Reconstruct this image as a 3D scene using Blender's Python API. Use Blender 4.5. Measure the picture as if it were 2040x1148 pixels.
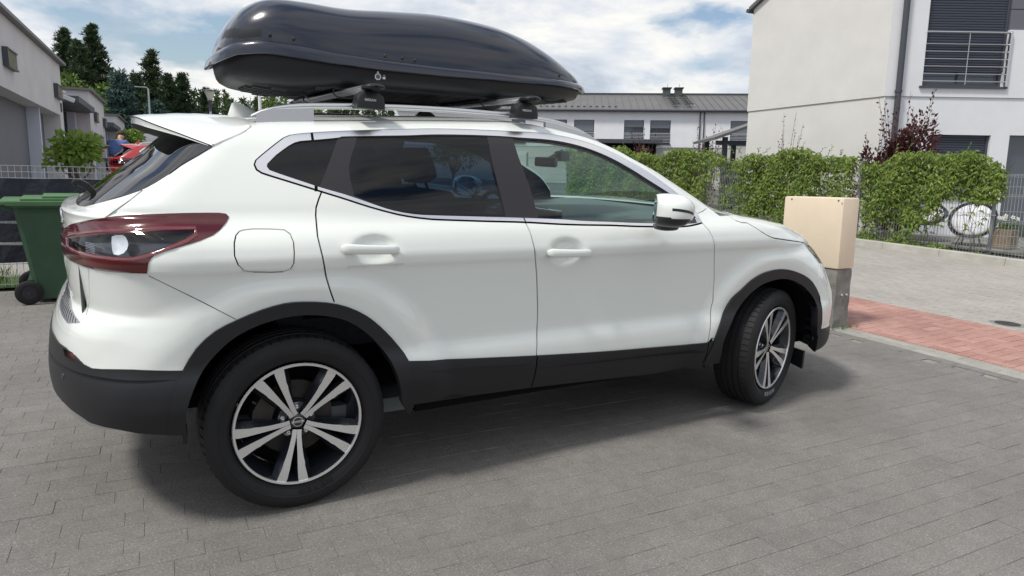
import bpy, bmesh, math, random
import numpy as np
from mathutils import Vector, Matrix
from mathutils.geometry import delaunay_2d_cdt
random.seed(7); rng = np.random.default_rng(7)
PI = math.pi; R = math.radians
for o in list(bpy.data.objects): bpy.data.objects.remove(o)
scn = bpy.context.scene
COL = scn.collection

# ------------------------------------------------------------------ camera, sky, sun, exposure
cam_d = bpy.data.cameras.new('camera'); cam = bpy.data.objects.new('camera', cam_d); COL.objects.link(cam)
scn.camera = cam
cam_d.sensor_width = 36; cam_d.lens = 1360.85 / 2040 * 36; cam_d.clip_start = .05; cam_d.clip_end = 3000
CR = Vector((0.86373389, -0.50253676, 0.03769039)); CU = Vector((0.06257341, 0.18115776, 0.98146138)); CF = Vector((0.50004833, 0.84536304, -0.18791753))
CP = Vector((-0.56907, -3.38015, 1.37227))
cam.matrix_world = Matrix(((CR.x, CU.x, -CF.x, CP.x), (CR.y, CU.y, -CF.y, CP.y), (CR.z, CU.z, -CF.z, CP.z), (0, 0, 0, 1)))

SUN_EL = 58; SUN_DIR = Vector((-1, -.05, 0)).normalized() * math.cos(R(SUN_EL)) + Vector((0, 0, math.sin(R(SUN_EL))))
sun_d = bpy.data.lights.new('sun', 'SUN'); sun = bpy.data.objects.new('sun', sun_d); COL.objects.link(sun)
sun_d.energy = 2.6; sun_d.angle = R(9); sun_d.color = (1, .965, .90)
sun.rotation_euler = SUN_DIR.to_track_quat('Z', 'Y').to_euler(); sun.location = (-8, 0, 14)

world = bpy.data.worlds.new("World"); scn.world = world; world.use_nodes = True
wn = world.node_tree.nodes; wl = world.node_tree.links; wn.clear()
def wnode(t, **k):
    n = wn.new(t)
    for a, b in k.items(): setattr(n, a, b)
    return n
def wmath(op, a, b=None, c=None):
    n = wn.new('ShaderNodeMath'); n.operation = op
    for i, v in enumerate((a, b, c)):
        if v is None: continue
        if isinstance(v, (int, float)): n.inputs[i].default_value = v
        else: wl.new(v, n.inputs[i])
    return n.outputs[0]
tc = wnode('ShaderNodeTexCoord'); sep = wnode('ShaderNodeSeparateXYZ'); wl.new(tc.outputs['Generated'], sep.inputs[0])
# clouds: noise on a flat layer seen in perspective (x/z, y/z) softened near the horizon
den = wmath('ADD', wmath('MAXIMUM', sep.outputs[2], 0.0), 0.34)
cmb = wnode('ShaderNodeCombineXYZ'); wl.new(wmath('DIVIDE', sep.outputs[0], den), cmb.inputs[0]); wl.new(wmath('DIVIDE', sep.outputs[1], den), cmb.inputs[1])
wl.new(wmath('MULTIPLY', sep.outputs[2], 3.2), cmb.inputs[2])
def wnoise(scale, detail, rough, off=(0, 0, 0), dist=0.0):
    m = wnode('ShaderNodeMapping'); wl.new(cmb.outputs[0], m.inputs[0]); m.inputs['Location'].default_value = off
    n = wnode('ShaderNodeTexNoise'); wl.new(m.outputs[0], n.inputs[0]); n.inputs['Scale'].default_value = scale
    n.inputs['Detail'].default_value = detail; n.inputs['Roughness'].default_value = rough; n.inputs['Distortion'].default_value = dist
    return n.outputs[0]
def wramp(v, stops):
    r = wnode('ShaderNodeValToRGB'); wl.new(v, r.inputs[0])
    while len(r.color_ramp.elements) < len(stops): r.color_ramp.elements.new(.5)
    for e, (p, c) in zip(r.color_ramp.elements, stops): e.position = p; e.color = (*c, 1) if not isinstance(c, float) else (c, c, c, 1)
    return r.outputs[0]
mask = wramp(wmath('SUBTRACT', wnoise(1.75, 9, .55, (3.3, 1.2, .4), .15), wmath('MULTIPLY', sep.outputs[2], .045)), [(.355, 0.0), (.44, .85), (.53, 1.0)])
shade = wramp(wnoise(2.3, 8, .6, (3.38, 1.27, .55), .2), [(.36, (.54, .59, .69)), (.48, (.76, .80, .86)), (.60, (1.0, .985, .95))])
sky = wnode('ShaderNodeTexSky'); sky.sky_type = 'NISHITA'; sky.sun_disc = False; sky.sun_elevation = R(SUN_EL)
sky.sun_rotation = math.atan2(SUN_DIR.x, SUN_DIR.y); sky.dust_density = 1.6; sky.air_density = 1.0; sky.ozone_density = 1.0
bg1 = wnode('ShaderNodeBackground'); bg1.inputs[1].default_value = .11; wl.new(sky.outputs[0], bg1.inputs[0])
bg2 = wnode('ShaderNodeBackground'); bg2.inputs[1].default_value = .84; wl.new(shade, bg2.inputs[0])
mx = wnode('ShaderNodeMixShader'); wl.new(mask, mx.inputs[0]); wl.new(bg1.outputs[0], mx.inputs[1]); wl.new(bg2.outputs[0], mx.inputs[2])
wo = wnode('ShaderNodeOutputWorld'); wl.new(mx.outputs[0], wo.inputs[0])
scn.render.engine = 'CYCLES'
scn.cycles.max_bounces = 10; scn.cycles.transparent_max_bounces = 16
vs = scn.view_settings; vs.view_transform = 'Standard'; vs.look = 'None'; vs.gamma = 1; vs.use_curve_mapping = False; vs.exposure = 0.28

# ------------------------------------------------------------------ helpers
TILT = 0.0423
UP = Vector((0, math.sin(TILT), math.cos(TILT)))          # true vertical: the yard slopes gently down towards the camera
def tag(o, label=None, cat=None, group=None, kind=None):
    for k, v in (('label', label), ('category', cat), ('group', group), ('kind', kind)):
        if v: o[k] = v
    return o
def empty(name, loc=(0, 0, 0), rz=0, tilt=False):
    o = bpy.data.objects.new(name, None); COL.objects.link(o); o.location = loc; o.empty_display_size = .1
    m = Matrix.Rotation(rz, 4, 'Z')
    if tilt: m = Matrix.Rotation(-TILT, 4, 'X') @ m
    o.rotation_euler = m.to_euler()
    return o
def link(name, me, parent=None):
    o = bpy.data.objects.new(name, me); COL.objects.link(o)
    if parent: o.parent = parent
    return o
def mesh(name, verts, faces, mat=None, parent=None, smooth=False, normals=None, angle=None):
    me = bpy.data.meshes.new(name); me.from_pydata([tuple(v) for v in verts], [], [tuple(f) for f in faces])
    if mat is not None:
        for m in (mat if isinstance(mat, (list, tuple)) else [mat]): me.materials.append(m)
    if smooth: me.polygons.foreach_set('use_smooth', [True] * len(me.polygons))
    me.update()
    if angle: me.set_sharp_from_angle(angle=R(angle))
    return link(name, me, parent)
class MB:
    """collects simple solids and links them as one mesh"""
    def __init__(s): s.v = []; s.f = []; s.mi = []; s.cur = 0
    def add(s, vs, fs):
        n = len(s.v); s.v += [tuple(v) for v in vs]; s.f += [tuple(i + n for i in f) for f in fs]; s.mi += [s.cur] * len(fs); return s
    def box(s, a, b, M=None, bev=0.0):
        x0, y0, z0 = a; x1, y1, z1 = b
        if bev <= 0:
            v = [(x, y, z) for z in (z0, z1) for y in (y0, y1) for x in (x0, x1)]
            f = [(0, 2, 3, 1), (4, 5, 7, 6), (0, 1, 5, 4), (2, 6, 7, 3), (0, 4, 6, 2), (1, 3, 7, 5)]
        else:
            bm = bmesh.new(); bmesh.ops.create_cube(bm, size=1)
            for q in bm.verts: q.co = Vector(((x0 + x1) / 2 + q.co.x * (x1 - x0), (y0 + y1) / 2 + q.co.y * (y1 - y0), (z0 + z1) / 2 + q.co.z * (z1 - z0)))
            bmesh.ops.bevel(bm, geom=bm.edges[:], offset=bev, segments=2, affect='EDGES', profile=.6)
            v = [tuple(q.co) for q in bm.verts]; bm.verts.index_update(); f = [[q.index for q in p.verts] for p in bm.faces]; bm.free()
        if M is not None: v = [tuple(M @ Vector(q)) for q in v]
        return s.add(v, f)
    def tube(s, pts, r, n=8, cap=True):
        pts = [Vector(p) for p in pts]; rs = r if isinstance(r, (list, tuple)) else [r] * len(pts); v = []; f = []
        for i, p in enumerate(pts):
            d = (pts[min(i + 1, len(pts) - 1)] - pts[max(i - 1, 0)]).normalized()
            a = d.cross(Vector((0, 0, 1)) if abs(d.z) < .95 else Vector((1, 0, 0))).normalized(); b = d.cross(a)
            v += [p + (a * math.cos(2 * PI * k / n) + b * math.sin(2 * PI * k / n)) * rs[i] for k in range(n)]
        for i in range(len(pts) - 1):
            f += [(i * n + k, i * n + (k + 1) % n, (i + 1) * n + (k + 1) % n, (i + 1) * n + k) for k in range(n)]
        if cap: f += [tuple(range(n))[::-1], tuple(range((len(pts) - 1) * n, len(pts) * n))]
        return s.add(v, f)
    def lathe(s, prof, n=48, M=None, close=False):
        """profile of (radius, axial) turned about the local Y axis"""
        v = []; f = []; m = len(prof)
        for k in range(n):
            c, sn = math.cos(2 * PI * k / n), math.sin(2 * PI * k / n)
            v += [(r_ * c, a, r_ * sn) for r_, a in prof]
        for k in range(n):
            k2 = (k + 1) % n
            f += [(k * m + i, k * m + i + 1, k2 * m + i + 1, k2 * m + i) for i in range(m - 1)]
            if close: f.append((k * m + m - 1, k * m, k2 * m, k2 * m + m - 1))
        if M is not None: v = [tuple(M @ Vector(q)) for q in v]
        return s.add(v, f)
    def prism(s, poly, a, b, fn):
        """polygon in 2D extruded from a to b; fn(u, v, w) gives the 3D point"""
        n = len(poly); v = [fn(u, w, a) for u, w in poly] + [fn(u, w, b) for u, w in poly]
        return s.add(v, [tuple(range(n))[::-1], tuple(range(n, 2 * n))] + [(i, (i + 1) % n, n + (i + 1) % n, n + i) for i in range(n)])
    def build(s, name, mat, parent=None, smooth=False, angle=None, fix=True):
        o = mesh(name, s.v, s.f, mat, parent, smooth)
        me = o.data
        if any(s.mi): me.polygons.foreach_set('material_index', s.mi)
        if fix:
            bm = bmesh.new(); bm.from_mesh(me); bmesh.ops.recalc_face_normals(bm, faces=bm.faces[:]); bm.to_mesh(me); bm.free()
        if smooth: me.set_sharp_from_angle(angle=R(angle or 35))
        return o
def split_build(mb, name, mt, parent, smooth=False, angle=None):
    """links every separate solid of the collector as an object of its own"""
    n = len(mb.v); par = list(range(n))
    def find(a):
        while par[a] != a: par[a] = par[par[a]]; a = par[a]
        return a
    for f in mb.f:
        for i in f[1:]: par[find(i)] = find(f[0])
    gr_ = {}
    for fi, f in enumerate(mb.f): gr_.setdefault(find(f[0]), []).append(f)
    out = []
    for fs in gr_.values():
        idx = {}; vs_ = []
        for f in fs:
            for i in f:
                if i not in idx: idx[i] = len(vs_); vs_.append(mb.v[i])
        q = MB().add(vs_, [tuple(idx[i] for i in f) for f in fs]); out.append(q.build(name, mt, parent, smooth, angle))
    return out
def text_mesh(name, txt, size, M, mat, parent, depth=.0006, spacing=1.0, shear=0):
    cu = bpy.data.curves.new(name, 'FONT'); cu.body = txt; cu.size = size; cu.extrude = depth; cu.align_x = 'CENTER'; cu.align_y = 'CENTER'
    cu.space_character = spacing; cu.resolution_u = 3; cu.offset = size * .012
    t = bpy.data.objects.new(name, cu); COL.objects.link(t); dg = bpy.context.evaluated_depsgraph_get()
    me = bpy.data.meshes.new_from_object(t.evaluated_get(dg)); bpy.data.objects.remove(t); me.name = name
    me.materials.clear(); me.materials.append(mat); me.transform(M)
    return link(name, me, parent)

# ------------------------------------------------------------------ materials
def mat(name, col=(.5, .5, .5), rough=.6, metal=0, coat=0, coat_r=.03, spec=.5, alpha=None, var=0, vscale=20, bump=0, bscale=200, col2=None, bdist=.002, detail=4, sheen=0, space='Object'):
    m = bpy.data.materials.new(name); m.use_nodes = True; nt = m.node_tree; b = nt.nodes['Principled BSDF']
    b.inputs['Base Color'].default_value = (*col, 1); b.inputs['Roughness'].default_value = rough; b.inputs['Metallic'].default_value = metal
    b.inputs['Coat Weight'].default_value = coat; b.inputs['Coat Roughness'].default_value = coat_r; b.inputs['Specular IOR Level'].default_value = spec
    t = nt.nodes.new('ShaderNodeTexCoord').outputs[space]
    if var or col2:
        n = nt.nodes.new('ShaderNodeTexNoise'); n.inputs['Scale'].default_value = vscale; n.inputs['Detail'].default_value = detail; n.inputs['Roughness'].default_value = .6; nt.links.new(t, n.inputs[0])
        r = nt.nodes.new('ShaderNodeValToRGB'); c2 = col2 or tuple(max(0, c * (1 - var)) for c in col); c1 = col if col2 else tuple(min(1, c * (1 + var)) for c in col)
        r.color_ramp.elements[0].position = .3; r.color_ramp.elements[1].position = .7
        r.color_ramp.elements[0].color = (*c2, 1); r.color_ramp.elements[1].color = (*c1, 1)
        nt.links.new(n.outputs[0], r.inputs[0]); nt.links.new(r.outputs[0], b.inputs['Base Color'])
    if bump:
        n = nt.nodes.new('ShaderNodeTexNoise'); n.inputs['Scale'].default_value = bscale; n.inputs['Detail'].default_value = 3; nt.links.new(t, n.inputs[0])
        bp = nt.nodes.new('ShaderNodeBump'); bp.inputs['Strength'].default_value = bump; bp.inputs['Distance'].default_value = bdist
        nt.links.new(n.outputs[0], bp.inputs['Height']); nt.links.new(bp.outputs[0], b.inputs['Normal'])
    return m
def glass(name, tint, refl=1.0, rough=.0, ior=1.55):
    """thin tinted pane: tinted transparency plus a Fresnel reflection"""
    m = bpy.data.materials.new(name); m.use_nodes = True; nt = m.node_tree; nt.nodes.clear()
    tr = nt.nodes.new('ShaderNodeBsdfTransparent'); tr.inputs[0].default_value = (*tint, 1)
    gl = nt.nodes.new('ShaderNodeBsdfGlossy'); gl.inputs['Roughness'].default_value = rough; gl.inputs[0].default_value = (refl, refl, refl, 1)
    f0 = ((ior - 1) / (ior + 1)) ** 2; lw = nt.nodes.new('ShaderNodeLayerWeight'); lw.inputs[0].default_value = .5
    pw = nt.nodes.new('ShaderNodeMath'); pw.operation = 'POWER'; pw.inputs[1].default_value = 5; nt.links.new(lw.outputs['Facing'], pw.inputs[0])
    fr = nt.nodes.new('ShaderNodeMath'); fr.operation = 'MULTIPLY_ADD'; fr.inputs[1].default_value = 1 - f0; fr.inputs[2].default_value = f0; nt.links.new(pw.outputs[0], fr.inputs[0])
    mxs = nt.nodes.new('ShaderNodeMixShader'); out = nt.nodes.new('ShaderNodeOutputMaterial')
    nt.links.new(fr.outputs[0], mxs.inputs[0]); nt.links.new(tr.outputs[0], mxs.inputs[1]); nt.links.new(gl.outputs[0], mxs.inputs[2]); nt.links.new(mxs.outputs[0], out.inputs[0])
    return m
def brick_mat(name, c0, c1, speck, mott, rough=.85, bump=.5):
    """one tone per stone, mottling over the whole area, fine aggregate"""
    m = bpy.data.materials.new(name); m.use_nodes = True; nt = m.node_tree; L = nt.links.new; b = nt.nodes['Principled BSDF']; b.inputs['Roughness'].default_value = rough
    g = nt.nodes.new('ShaderNodeNewGeometry'); oi = nt.nodes.new('ShaderNodeObjectInfo')
    a = nt.nodes.new('ShaderNodeMath'); a.operation = 'ADD'; L(g.outputs['Random Per Island'], a.inputs[0]); L(oi.outputs['Random'], a.inputs[1])
    f = nt.nodes.new('ShaderNodeMath'); f.operation = 'FRACT'; L(a.outputs[0], f.inputs[0])
    mixc = nt.nodes.new('ShaderNodeMix'); mixc.data_type = 'RGBA'; L(f.outputs[0], mixc.inputs[0]); mixc.inputs[6].default_value = (*c0, 1); mixc.inputs[7].default_value = (*c1, 1)
    def noise(sc, det, pos, ro=.6):
        n = nt.nodes.new('ShaderNodeTexNoise'); n.inputs['Scale'].default_value = sc; n.inputs['Detail'].default_value = det; n.inputs['Roughness'].default_value = ro; L(pos, n.inputs[0]); return n.outputs[0]
    pos = g.outputs['Position']
    n1 = noise(1.1, 5, pos); n2 = noise(420, 2, pos, .7)
    def ramp(v, s):
        r = nt.nodes.new('ShaderNodeValToRGB'); L(v, r.inputs[0])
        while len(r.color_ramp.elements) < len(s): r.color_ramp.elements.new(.5)
        for e, (p, c) in zip(r.color_ramp.elements, s): e.position = p; e.color = (c, c, c, 1) if isinstance(c, float) else (*c, 1)
        return r.outputs[0]
    def mul(A, B, fac=1.0, mode='MULTIPLY'):
        x = nt.nodes.new('ShaderNodeMix'); x.data_type = 'RGBA'; x.blend_type = mode; x.inputs[0].default_value = fac; L(A, x.inputs[6]); L(B, x.inputs[7]); return x.outputs[2]
    c = mul(mixc.outputs[2], ramp(n1, [(.3, (1 - mott,) * 3), (.7, (1 + mott,) * 3)]))
    c = mul(c, ramp(n2, [(.30, (1 - speck,) * 3), (.5, (1.0,) * 3), (.66, (1.0,) * 3), (.74, (1 + 2.2 * speck,) * 3)]))
    c = mul(c, ramp(noise(14, 6, pos, .7), [(.32, (.88,) * 3), (.6, (1.05,) * 3)])); c = mul(c, ramp(noise(120, 3, pos, .8), [(.36, (1 - speck * .8,) * 3), (.47, (1.0,) * 3), (.57, (1.0,) * 3), (.66, (1 + 1.9 * speck,) * 3)]))
    L(c, b.inputs['Base Color'])
    bp = nt.nodes.new('ShaderNodeBump'); bp.inputs['Strength'].default_value = bump; bp.inputs['Distance'].default_value = .0015; L(n2, bp.inputs['Height']); L(bp.outputs[0], b.inputs['Normal'])
    return m
def leaf_mat(name, c0, c1, rough=.55, trans=.25):
    m = bpy.data.materials.new(name); m.use_nodes = True; nt = m.node_tree; L = nt.links.new; b = nt.nodes['Principled BSDF']; b.inputs['Roughness'].default_value = rough; b.inputs['Specular IOR Level'].default_value = .3
    g = nt.nodes.new('ShaderNodeNewGeometry'); x = nt.nodes.new('ShaderNodeMix'); x.data_type = 'RGBA'; L(g.outputs['Random Per Island'], x.inputs[0]); x.inputs[6].default_value = (*c0, 1); x.inputs[7].default_value = (*c1, 1)
    L(x.outputs[2], b.inputs['Base Color']); tl = nt.nodes.new('ShaderNodeBsdfTranslucent'); L(x.outputs[2], tl.inputs[0])
    ms = nt.nodes.new('ShaderNodeMixShader'); ms.inputs[0].default_value = trans; L(b.outputs[0], ms.inputs[1]); L(tl.outputs[0], ms.inputs[2]); L(ms.outputs[0], nt.nodes['Material Output'].inputs[0])
    return m
M = {}
M['paint'] = mat('pearl_white_paint', (.755, .785, .755), .30, coat=1.0, coat_r=.02, spec=.5)
M['red_paint'] = mat('red_paint', (.42, .015, .02), .3, coat=1.0)
M['plastic'] = mat('black_moulded_plastic', (.010, .0105, .0135), .46, bump=.25, bscale=900, bdist=.0006, spec=.45)
M['plastic2'] = mat('satin_black_plastic', (.025, .025, .03), .33, spec=.5)
M['shell'] = mat('dark_underbody', (.006, .006, .007), .9, spec=.1)
M['pillar'] = mat('pillar_film', (.024, .022, .026), .34, spec=.4)
M['gloss'] = mat('gloss_black', (.008, .009, .013), .08, coat=1.0, spec=.6)
M['chrome'] = mat('brushed_bright_trim', (.80, .80, .83), .26, metal=1)
M['alu'] = mat('anodised_aluminium', (.62, .63, .65), .32, metal=.9)
M['steel'] = mat('steel', (.6, .6, .62), .35, metal=1)
M['rubber'] = mat('tyre_rubber', (.012, .012, .0135), .70, spec=.35, var=.25, vscale=6, bump=.2, bscale=300, bdist=.0008)
M['rimface'] = mat('machined_rim', (.80, .80, .80), .26, metal=.75, spec=.5)
M['rimdark'] = mat('painted_rim_dark', (.020, .022, .030), .20, metal=.3, coat=.8)
M['brake'] = mat('brake_metal', (.045, .040, .036), .6, metal=.4, var=.4, vscale=12)
M['tint'] = glass('privacy_glass', (.050, .085, .145), ior=1.48); M['tint2'] = glass('rear_screen_glass', (.04, .05, .06), ior=2.1)
M['clear'] = glass('green_glass', (.76, .90, .86)); M['lens'] = glass('clear_lens', (.8, .82, .85))
M['redlens'] = mat('red_lamp_lens', (.075, .002, .005), .16, coat=.55, var=.35, vscale=9)
M['lampdark'] = mat('smoked_lamp_inside', (.03, .035, .045), .15, coat=1.0, metal=.2)
M['silver'] = mat('lamp_reflector', (.75, .77, .8), .12, metal=1)
M['cabin'] = mat('cabin_trim', (.10, .115, .12), .7); M['cabin2'] = mat('seat_cloth', (.028, .03, .036), .9, var=.3, vscale=60)
M['white_txt'] = mat('white_print', (.75, .75, .76), .4)
M['box'] = mat('gloss_navy_shell', (.009, .013, .027), .20, coat=.6, coat_r=.07, spec=.4); M['hull'] = mat('dull_black_hull', (.009, .0095, .013), .42, spec=.4)
for k in ('paver', 'border', 'redb', 'road'): pass
M['paver'] = brick_mat('dark_concrete_paver', (.172, .164, .152), (.186, .178, .166), .40, .16)
M['border'] = brick_mat('grey_concrete_paver', (.27, .26, .235), (.34, .33, .30), .22, .12)
M['redb'] = brick_mat('red_concrete_paver', (.33, .175, .145), (.41, .235, .200), .18, .12)
M['road'] = brick_mat('pale_concrete_paver', (.315, .297, .270), (.355, .336, .305), .18, .10)
M['joint'] = mat('sand_joint', (.34, .32, .27), .95, col2=(.13, .125, .115), vscale=3.5, detail=8, bump=.4, bscale=300)
M['joint_pale'] = mat('pale_sand_joint', (.52, .45, .36), .95, var=.2, vscale=4)
M['kerb'] = mat('kerb_concrete', (.42, .41, .375), .85, var=.15, vscale=5, bump=.3, bscale=150)
M['soil'] = mat('soil', (.06, .045, .03), .95, var=.4, vscale=9, bump=.6, bscale=40, bdist=.01)
M['gravel'] = mat('gravel', (.16, .15, .14), .95, col2=(.05, .05, .048), vscale=60, detail=3, bump=1, bscale=60, bdist=.02)
M['lawn'] = mat('lawn', (.06, .11, .025), .95, col2=(.03, .06, .012), vscale=7, detail=8)
M['green_pl'] = mat('green_bin_plastic', (.028, .072, .038), .50, var=.12, vscale=6, bump=.15, bscale=500); M['green_lid'] = mat('faded_green_lid', (.065, .155, .06), .5, var=.15, vscale=5)
M['fence'] = mat('galvanised_wire', (.42, .44, .46), .45, metal=.6); M['fabric'] = mat('dark_screen_fabric', (.018, .022, .034), .75, var=.25, vscale=14, bump=.5, bscale=12, bdist=.02)
M['post'] = mat('grey_fence_post', (.23, .25, .27), .5, metal=.3)
M['cab'] = mat('cream_polyester_cabinet', (.78, .655, .49), .55, col2=(.70, .59, .45), vscale=3, detail=8); M['conc'] = mat('weathered_concrete', (.27, .26, .235), .9, col2=(.13, .128, .118), vscale=7, detail=9, bump=.8, bscale=60, bdist=.004)
M['render'] = mat('pale_render', (.64, .632, .605), .9, var=.045, vscale=1.6, detail=10, bump=.5, bscale=110, bdist=.004); M['white_r'] = mat('white_render', (.75, .76, .79), .9, var=.04, vscale=1.4, bump=.3, bscale=90, bdist=.004)
M['grey_r'] = mat('stained_grey_render', (.62, .61, .62), .9, col2=(.54, .53, .54), vscale=1.5, detail=9, bump=.4, bscale=90, bdist=.004); M['blue_r'] = mat('pale_blue_render', (.54, .57, .66), .9, var=.04, vscale=2)
M['darkp'] = mat('anthracite_panel', (.055, .062, .078), .45); M['darkp2'] = mat('anthracite_shutter', (.040, .048, .068), .42)
M['roofm'] = mat('grey_seamed_roof', (.135, .130, .128), .5, metal=.2, var=.08, vscale=.8); M['chim'] = mat('chimney_cladding', (.07, .078, .08), .7)
M['win'] = mat('window_glass', (.06, .075, .095), .06, spec=.8); M['vent'] = mat('stained_vent', (.20, .185, .12), .7, col2=(.09, .085, .045), vscale=9)
M['pine'] = leaf_mat('pine_needles', (.028, .058, .030), (.075, .11, .048), .7, .18); M['young'] = leaf_mat('young_pine_needles', (.045, .085, .030), (.095, .145, .05), .7, .2); M['spruce'] = leaf_mat('blue_spruce_needles', (.045, .090, .078), (.095, .155, .130), .7, .1)
M['broad'] = leaf_mat('broad_leaves', (.06, .11, .022), (.16, .24, .05)); M['catalpa'] = leaf_mat('large_catalpa_leaves', (.12, .20, .03), (.24, .34, .07), .5, .3)
M['vine'] = leaf_mat('creeper_leaves', (.055, .115, .016), (.28, .36, .075), .45, .35); M['purple'] = leaf_mat('purple_leaves', (.050, .018, .022), (.13, .045, .045)); M['blade'] = leaf_mat('sword_leaves', (.08, .14, .06), (.16, .24, .11), .5, .15)
M['pinkred'] = leaf_mat('reddish_leaves', (.12, .03, .03), (.22, .08, .06)); M['petal'] = leaf_mat('white_petals', (.75, .75, .72), (.8, .8, .76))
M['bark'] = mat('bark', (.10, .075, .055), .9, var=.4, vscale=10); M['wicker'] = mat('dark_wicker', (.03, .032, .045), .7, bump=.6, bscale=80); M['shut'] = mat('grey_roller_shutter', (.15, .17, .20), .5); M['cushion'] = mat('white_cushion', (.66, .66, .70), .9, bump=.4, bscale=20, bdist=.01)
M['skin'] = mat('skin', (.50, .28, .19), .5); M['shirt'] = mat('blue_tshirt', (.085, .145, .36), .85, var=.15, vscale=20); M['hair'] = mat('short_brown_hair', (.045, .025, .015), .7)
M['wood'] = mat('planter_wood', (.22, .17, .12), .8, var=.2, vscale=12); M['pole'] = mat('lamp_post_paint', (.40, .44, .44), .5, metal=.4); M['lampg'] = mat('lantern_glass', (.55, .55, .50), .2)
# ------------------------------------------------------------------ ground
def sheet(name, pts, z, mt, kind='structure', parent=None):
    o = mesh(name, [(x, y, z) for x, y in pts], [tuple(range(len(pts)))], mt, parent)
    return tag(o, kind=kind) if kind else o
sheet('ground', [(-400, -400), (400, -400), (400, 400), (-400, 400)], -.020, M['soil'])
sheet('driveway_bed', [(-6, -7), (5.04, -7), (5.04, 4.22), (-6, 4.22)], -.0075, M['joint'])
sheet('pavement_bed', [(5.04, -12), (6.46, -12), (6.46, 26), (5.04, 26)], -.0075, M['joint_pale'])
sheet('road_bed', [(6.46, -12), (11.45, -12), (11.45, 40), (6.46, 40)], -.0075, M['joint_pale'])
def brick_mesh(name, L, W, mt, c=.0013, h=.03):
    """stone with chamfered top edges, top at z=0"""
    a, b = L / 2, W / 2; v = []
    for (x, y, z) in ((a, b, -h), (a, b, -c), (a - c, b - c, 0)):
        v += [(-x, -y, z), (x, -y, z), (x, y, z), (-x, y, z)]
    f = [(8, 9, 10, 11)] + [(4 + i, 4 + (i + 1) % 4, 8 + (i + 1) % 4, 8 + i) for i in range(4)] + [(i, (i + 1) % 4, 4 + (i + 1) % 4, 4 + i) for i in range(4)]
    me = bpy.data.meshes.new(name); me.from_pydata(v, [], f); me.materials.append(mt); return me
def in_view(x, y, pad=.06):
    d = Vector((x, y, 0)) - CP; z = d.dot(CF)
    if z < .3: return False, 9e9
    u, v = d.dot(CR) / z, d.dot(CU) / z
    return abs(u) < .75 + pad and abs(v) < .422 + pad, z
def lay(name, stones, L, W, mt, parent, limit=300, extra_hidden=None):
    """stones: (x, y, rz, lenfac). The largest in view become single parts, the others one part."""
    me = brick_mesh(name, L, W, mt); info = []
    for s in stones:
        ok, z = in_view(s[0], s[1]); hid = extra_hidden(s[0], s[1]) if extra_hidden else False
        info.append((z + (0 if ok and not hid else 1000), s))
    info.sort(key=lambda t: t[0]); rest = MB(); base = [tuple(v.co) for v in me.vertices]; fs = [tuple(p.vertices) for p in me.polygons]
    for k, (z, (x, y, rz, lf)) in enumerate(info):
        dz = random.uniform(-.0008, .0008); tx, ty = random.gauss(0, .0030), random.gauss(0, .0022); rz2 = rz + random.gauss(0, .004)
        Mx = Matrix.Translation((x, y, dz)) @ Matrix.Rotation(rz2, 4, 'Z') @ Matrix.Rotation(tx, 4, 'X') @ Matrix.Rotation(ty, 4, 'Y') @ Matrix.Diagonal((lf, 1, 1, 1))
        if k < limit and z < 999:
            o = link(name, me, parent); o.matrix_local = Mx
        else: rest.add([Mx @ Vector(v) for v in base], fs)
    if rest.v:
        o = rest.build(name + '_field', mt, parent, fix=False); tag(o, kind='stuff')
# driveway: dark 20 x 10 cm stones in running bond
drive = tag(empty('driveway'), kind='structure')
a = R(-3.0); ca, sa = math.cos(a), math.sin(a); st = []
for j in range(-85, 60):
    off = (.1 if j % 2 else 0) + random.choice((0, 0, .03, -.03, .05)) + random.uniform(-.008, .008)
    for i in range(-45, 45):
        u, v = i * .2005 + off, j * .1005
        x, y = u * ca - v * sa, u * sa + v * ca
        if -4.4 < x < 4.68 + .0 * y and -5.6 < y < 4.17: st.append((x, y, a, 1.0))
under_car = lambda x, y: -.6 < x < 3.1 and -.55 < y < .9
lay('paver', st, .2000, .0995, M['paver'], drive, 300, under_car)
# cut stones along the drive edge, then the pale border course
st = []
for j in range(-45, 42):
    st.append((4.735 + random.uniform(-.004, .004), j * .1005 - .02, 0, .52))
lay('cut_paver', st, .1985, .0988, M['paver'], drive, 40)
border = tag(empty('border_course'), kind='structure')
st = [(4.845 + c * .1005, j * .2005 + (.1 if c else 0), PI / 2, 1) for c in (0, 1) for j in range(-40, 110)]
lay('border_stone', st, .1985, .0985, M['border'], border, 120)
# red pavement, herringbone
red = tag(empty('red_pavement'), kind='structure'); st = []
for i in range(-2, 18):
    for j in range(-95, 220):
        d = (i - j) % 4; X0, Y0 = 5.045 + i * .1, j * .1
        if d == 0 and -1 <= i <= 13: st.append((X0 + (.1 if i < 13 else .05) + (.05 if i < 0 else 0), Y0 + .05, 0, .5 if i in (-1, 13) else 1))
        if d == 2 and 0 <= i <= 13: st.append((X0 + .05, Y0, PI / 2, 1))
lay('red_brick', st, .1950, .0950, M['redb'], red, 300)
road = tag(empty('road'), kind='structure'); st = []
for i in range(49):
    for j in range(-30, 90):
        st.append((6.51 + i * .1005, j * .2005 + (.1 if i % 2 else 0), PI / 2, 1))
lay('road_paver', st, .1965, .0965, M['road'], road, 300)
sheet('far_road', [(6.46, 18.1), (11.42, 18.1), (11.42, 60), (6.46, 60)], -.001, M['road'])
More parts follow.
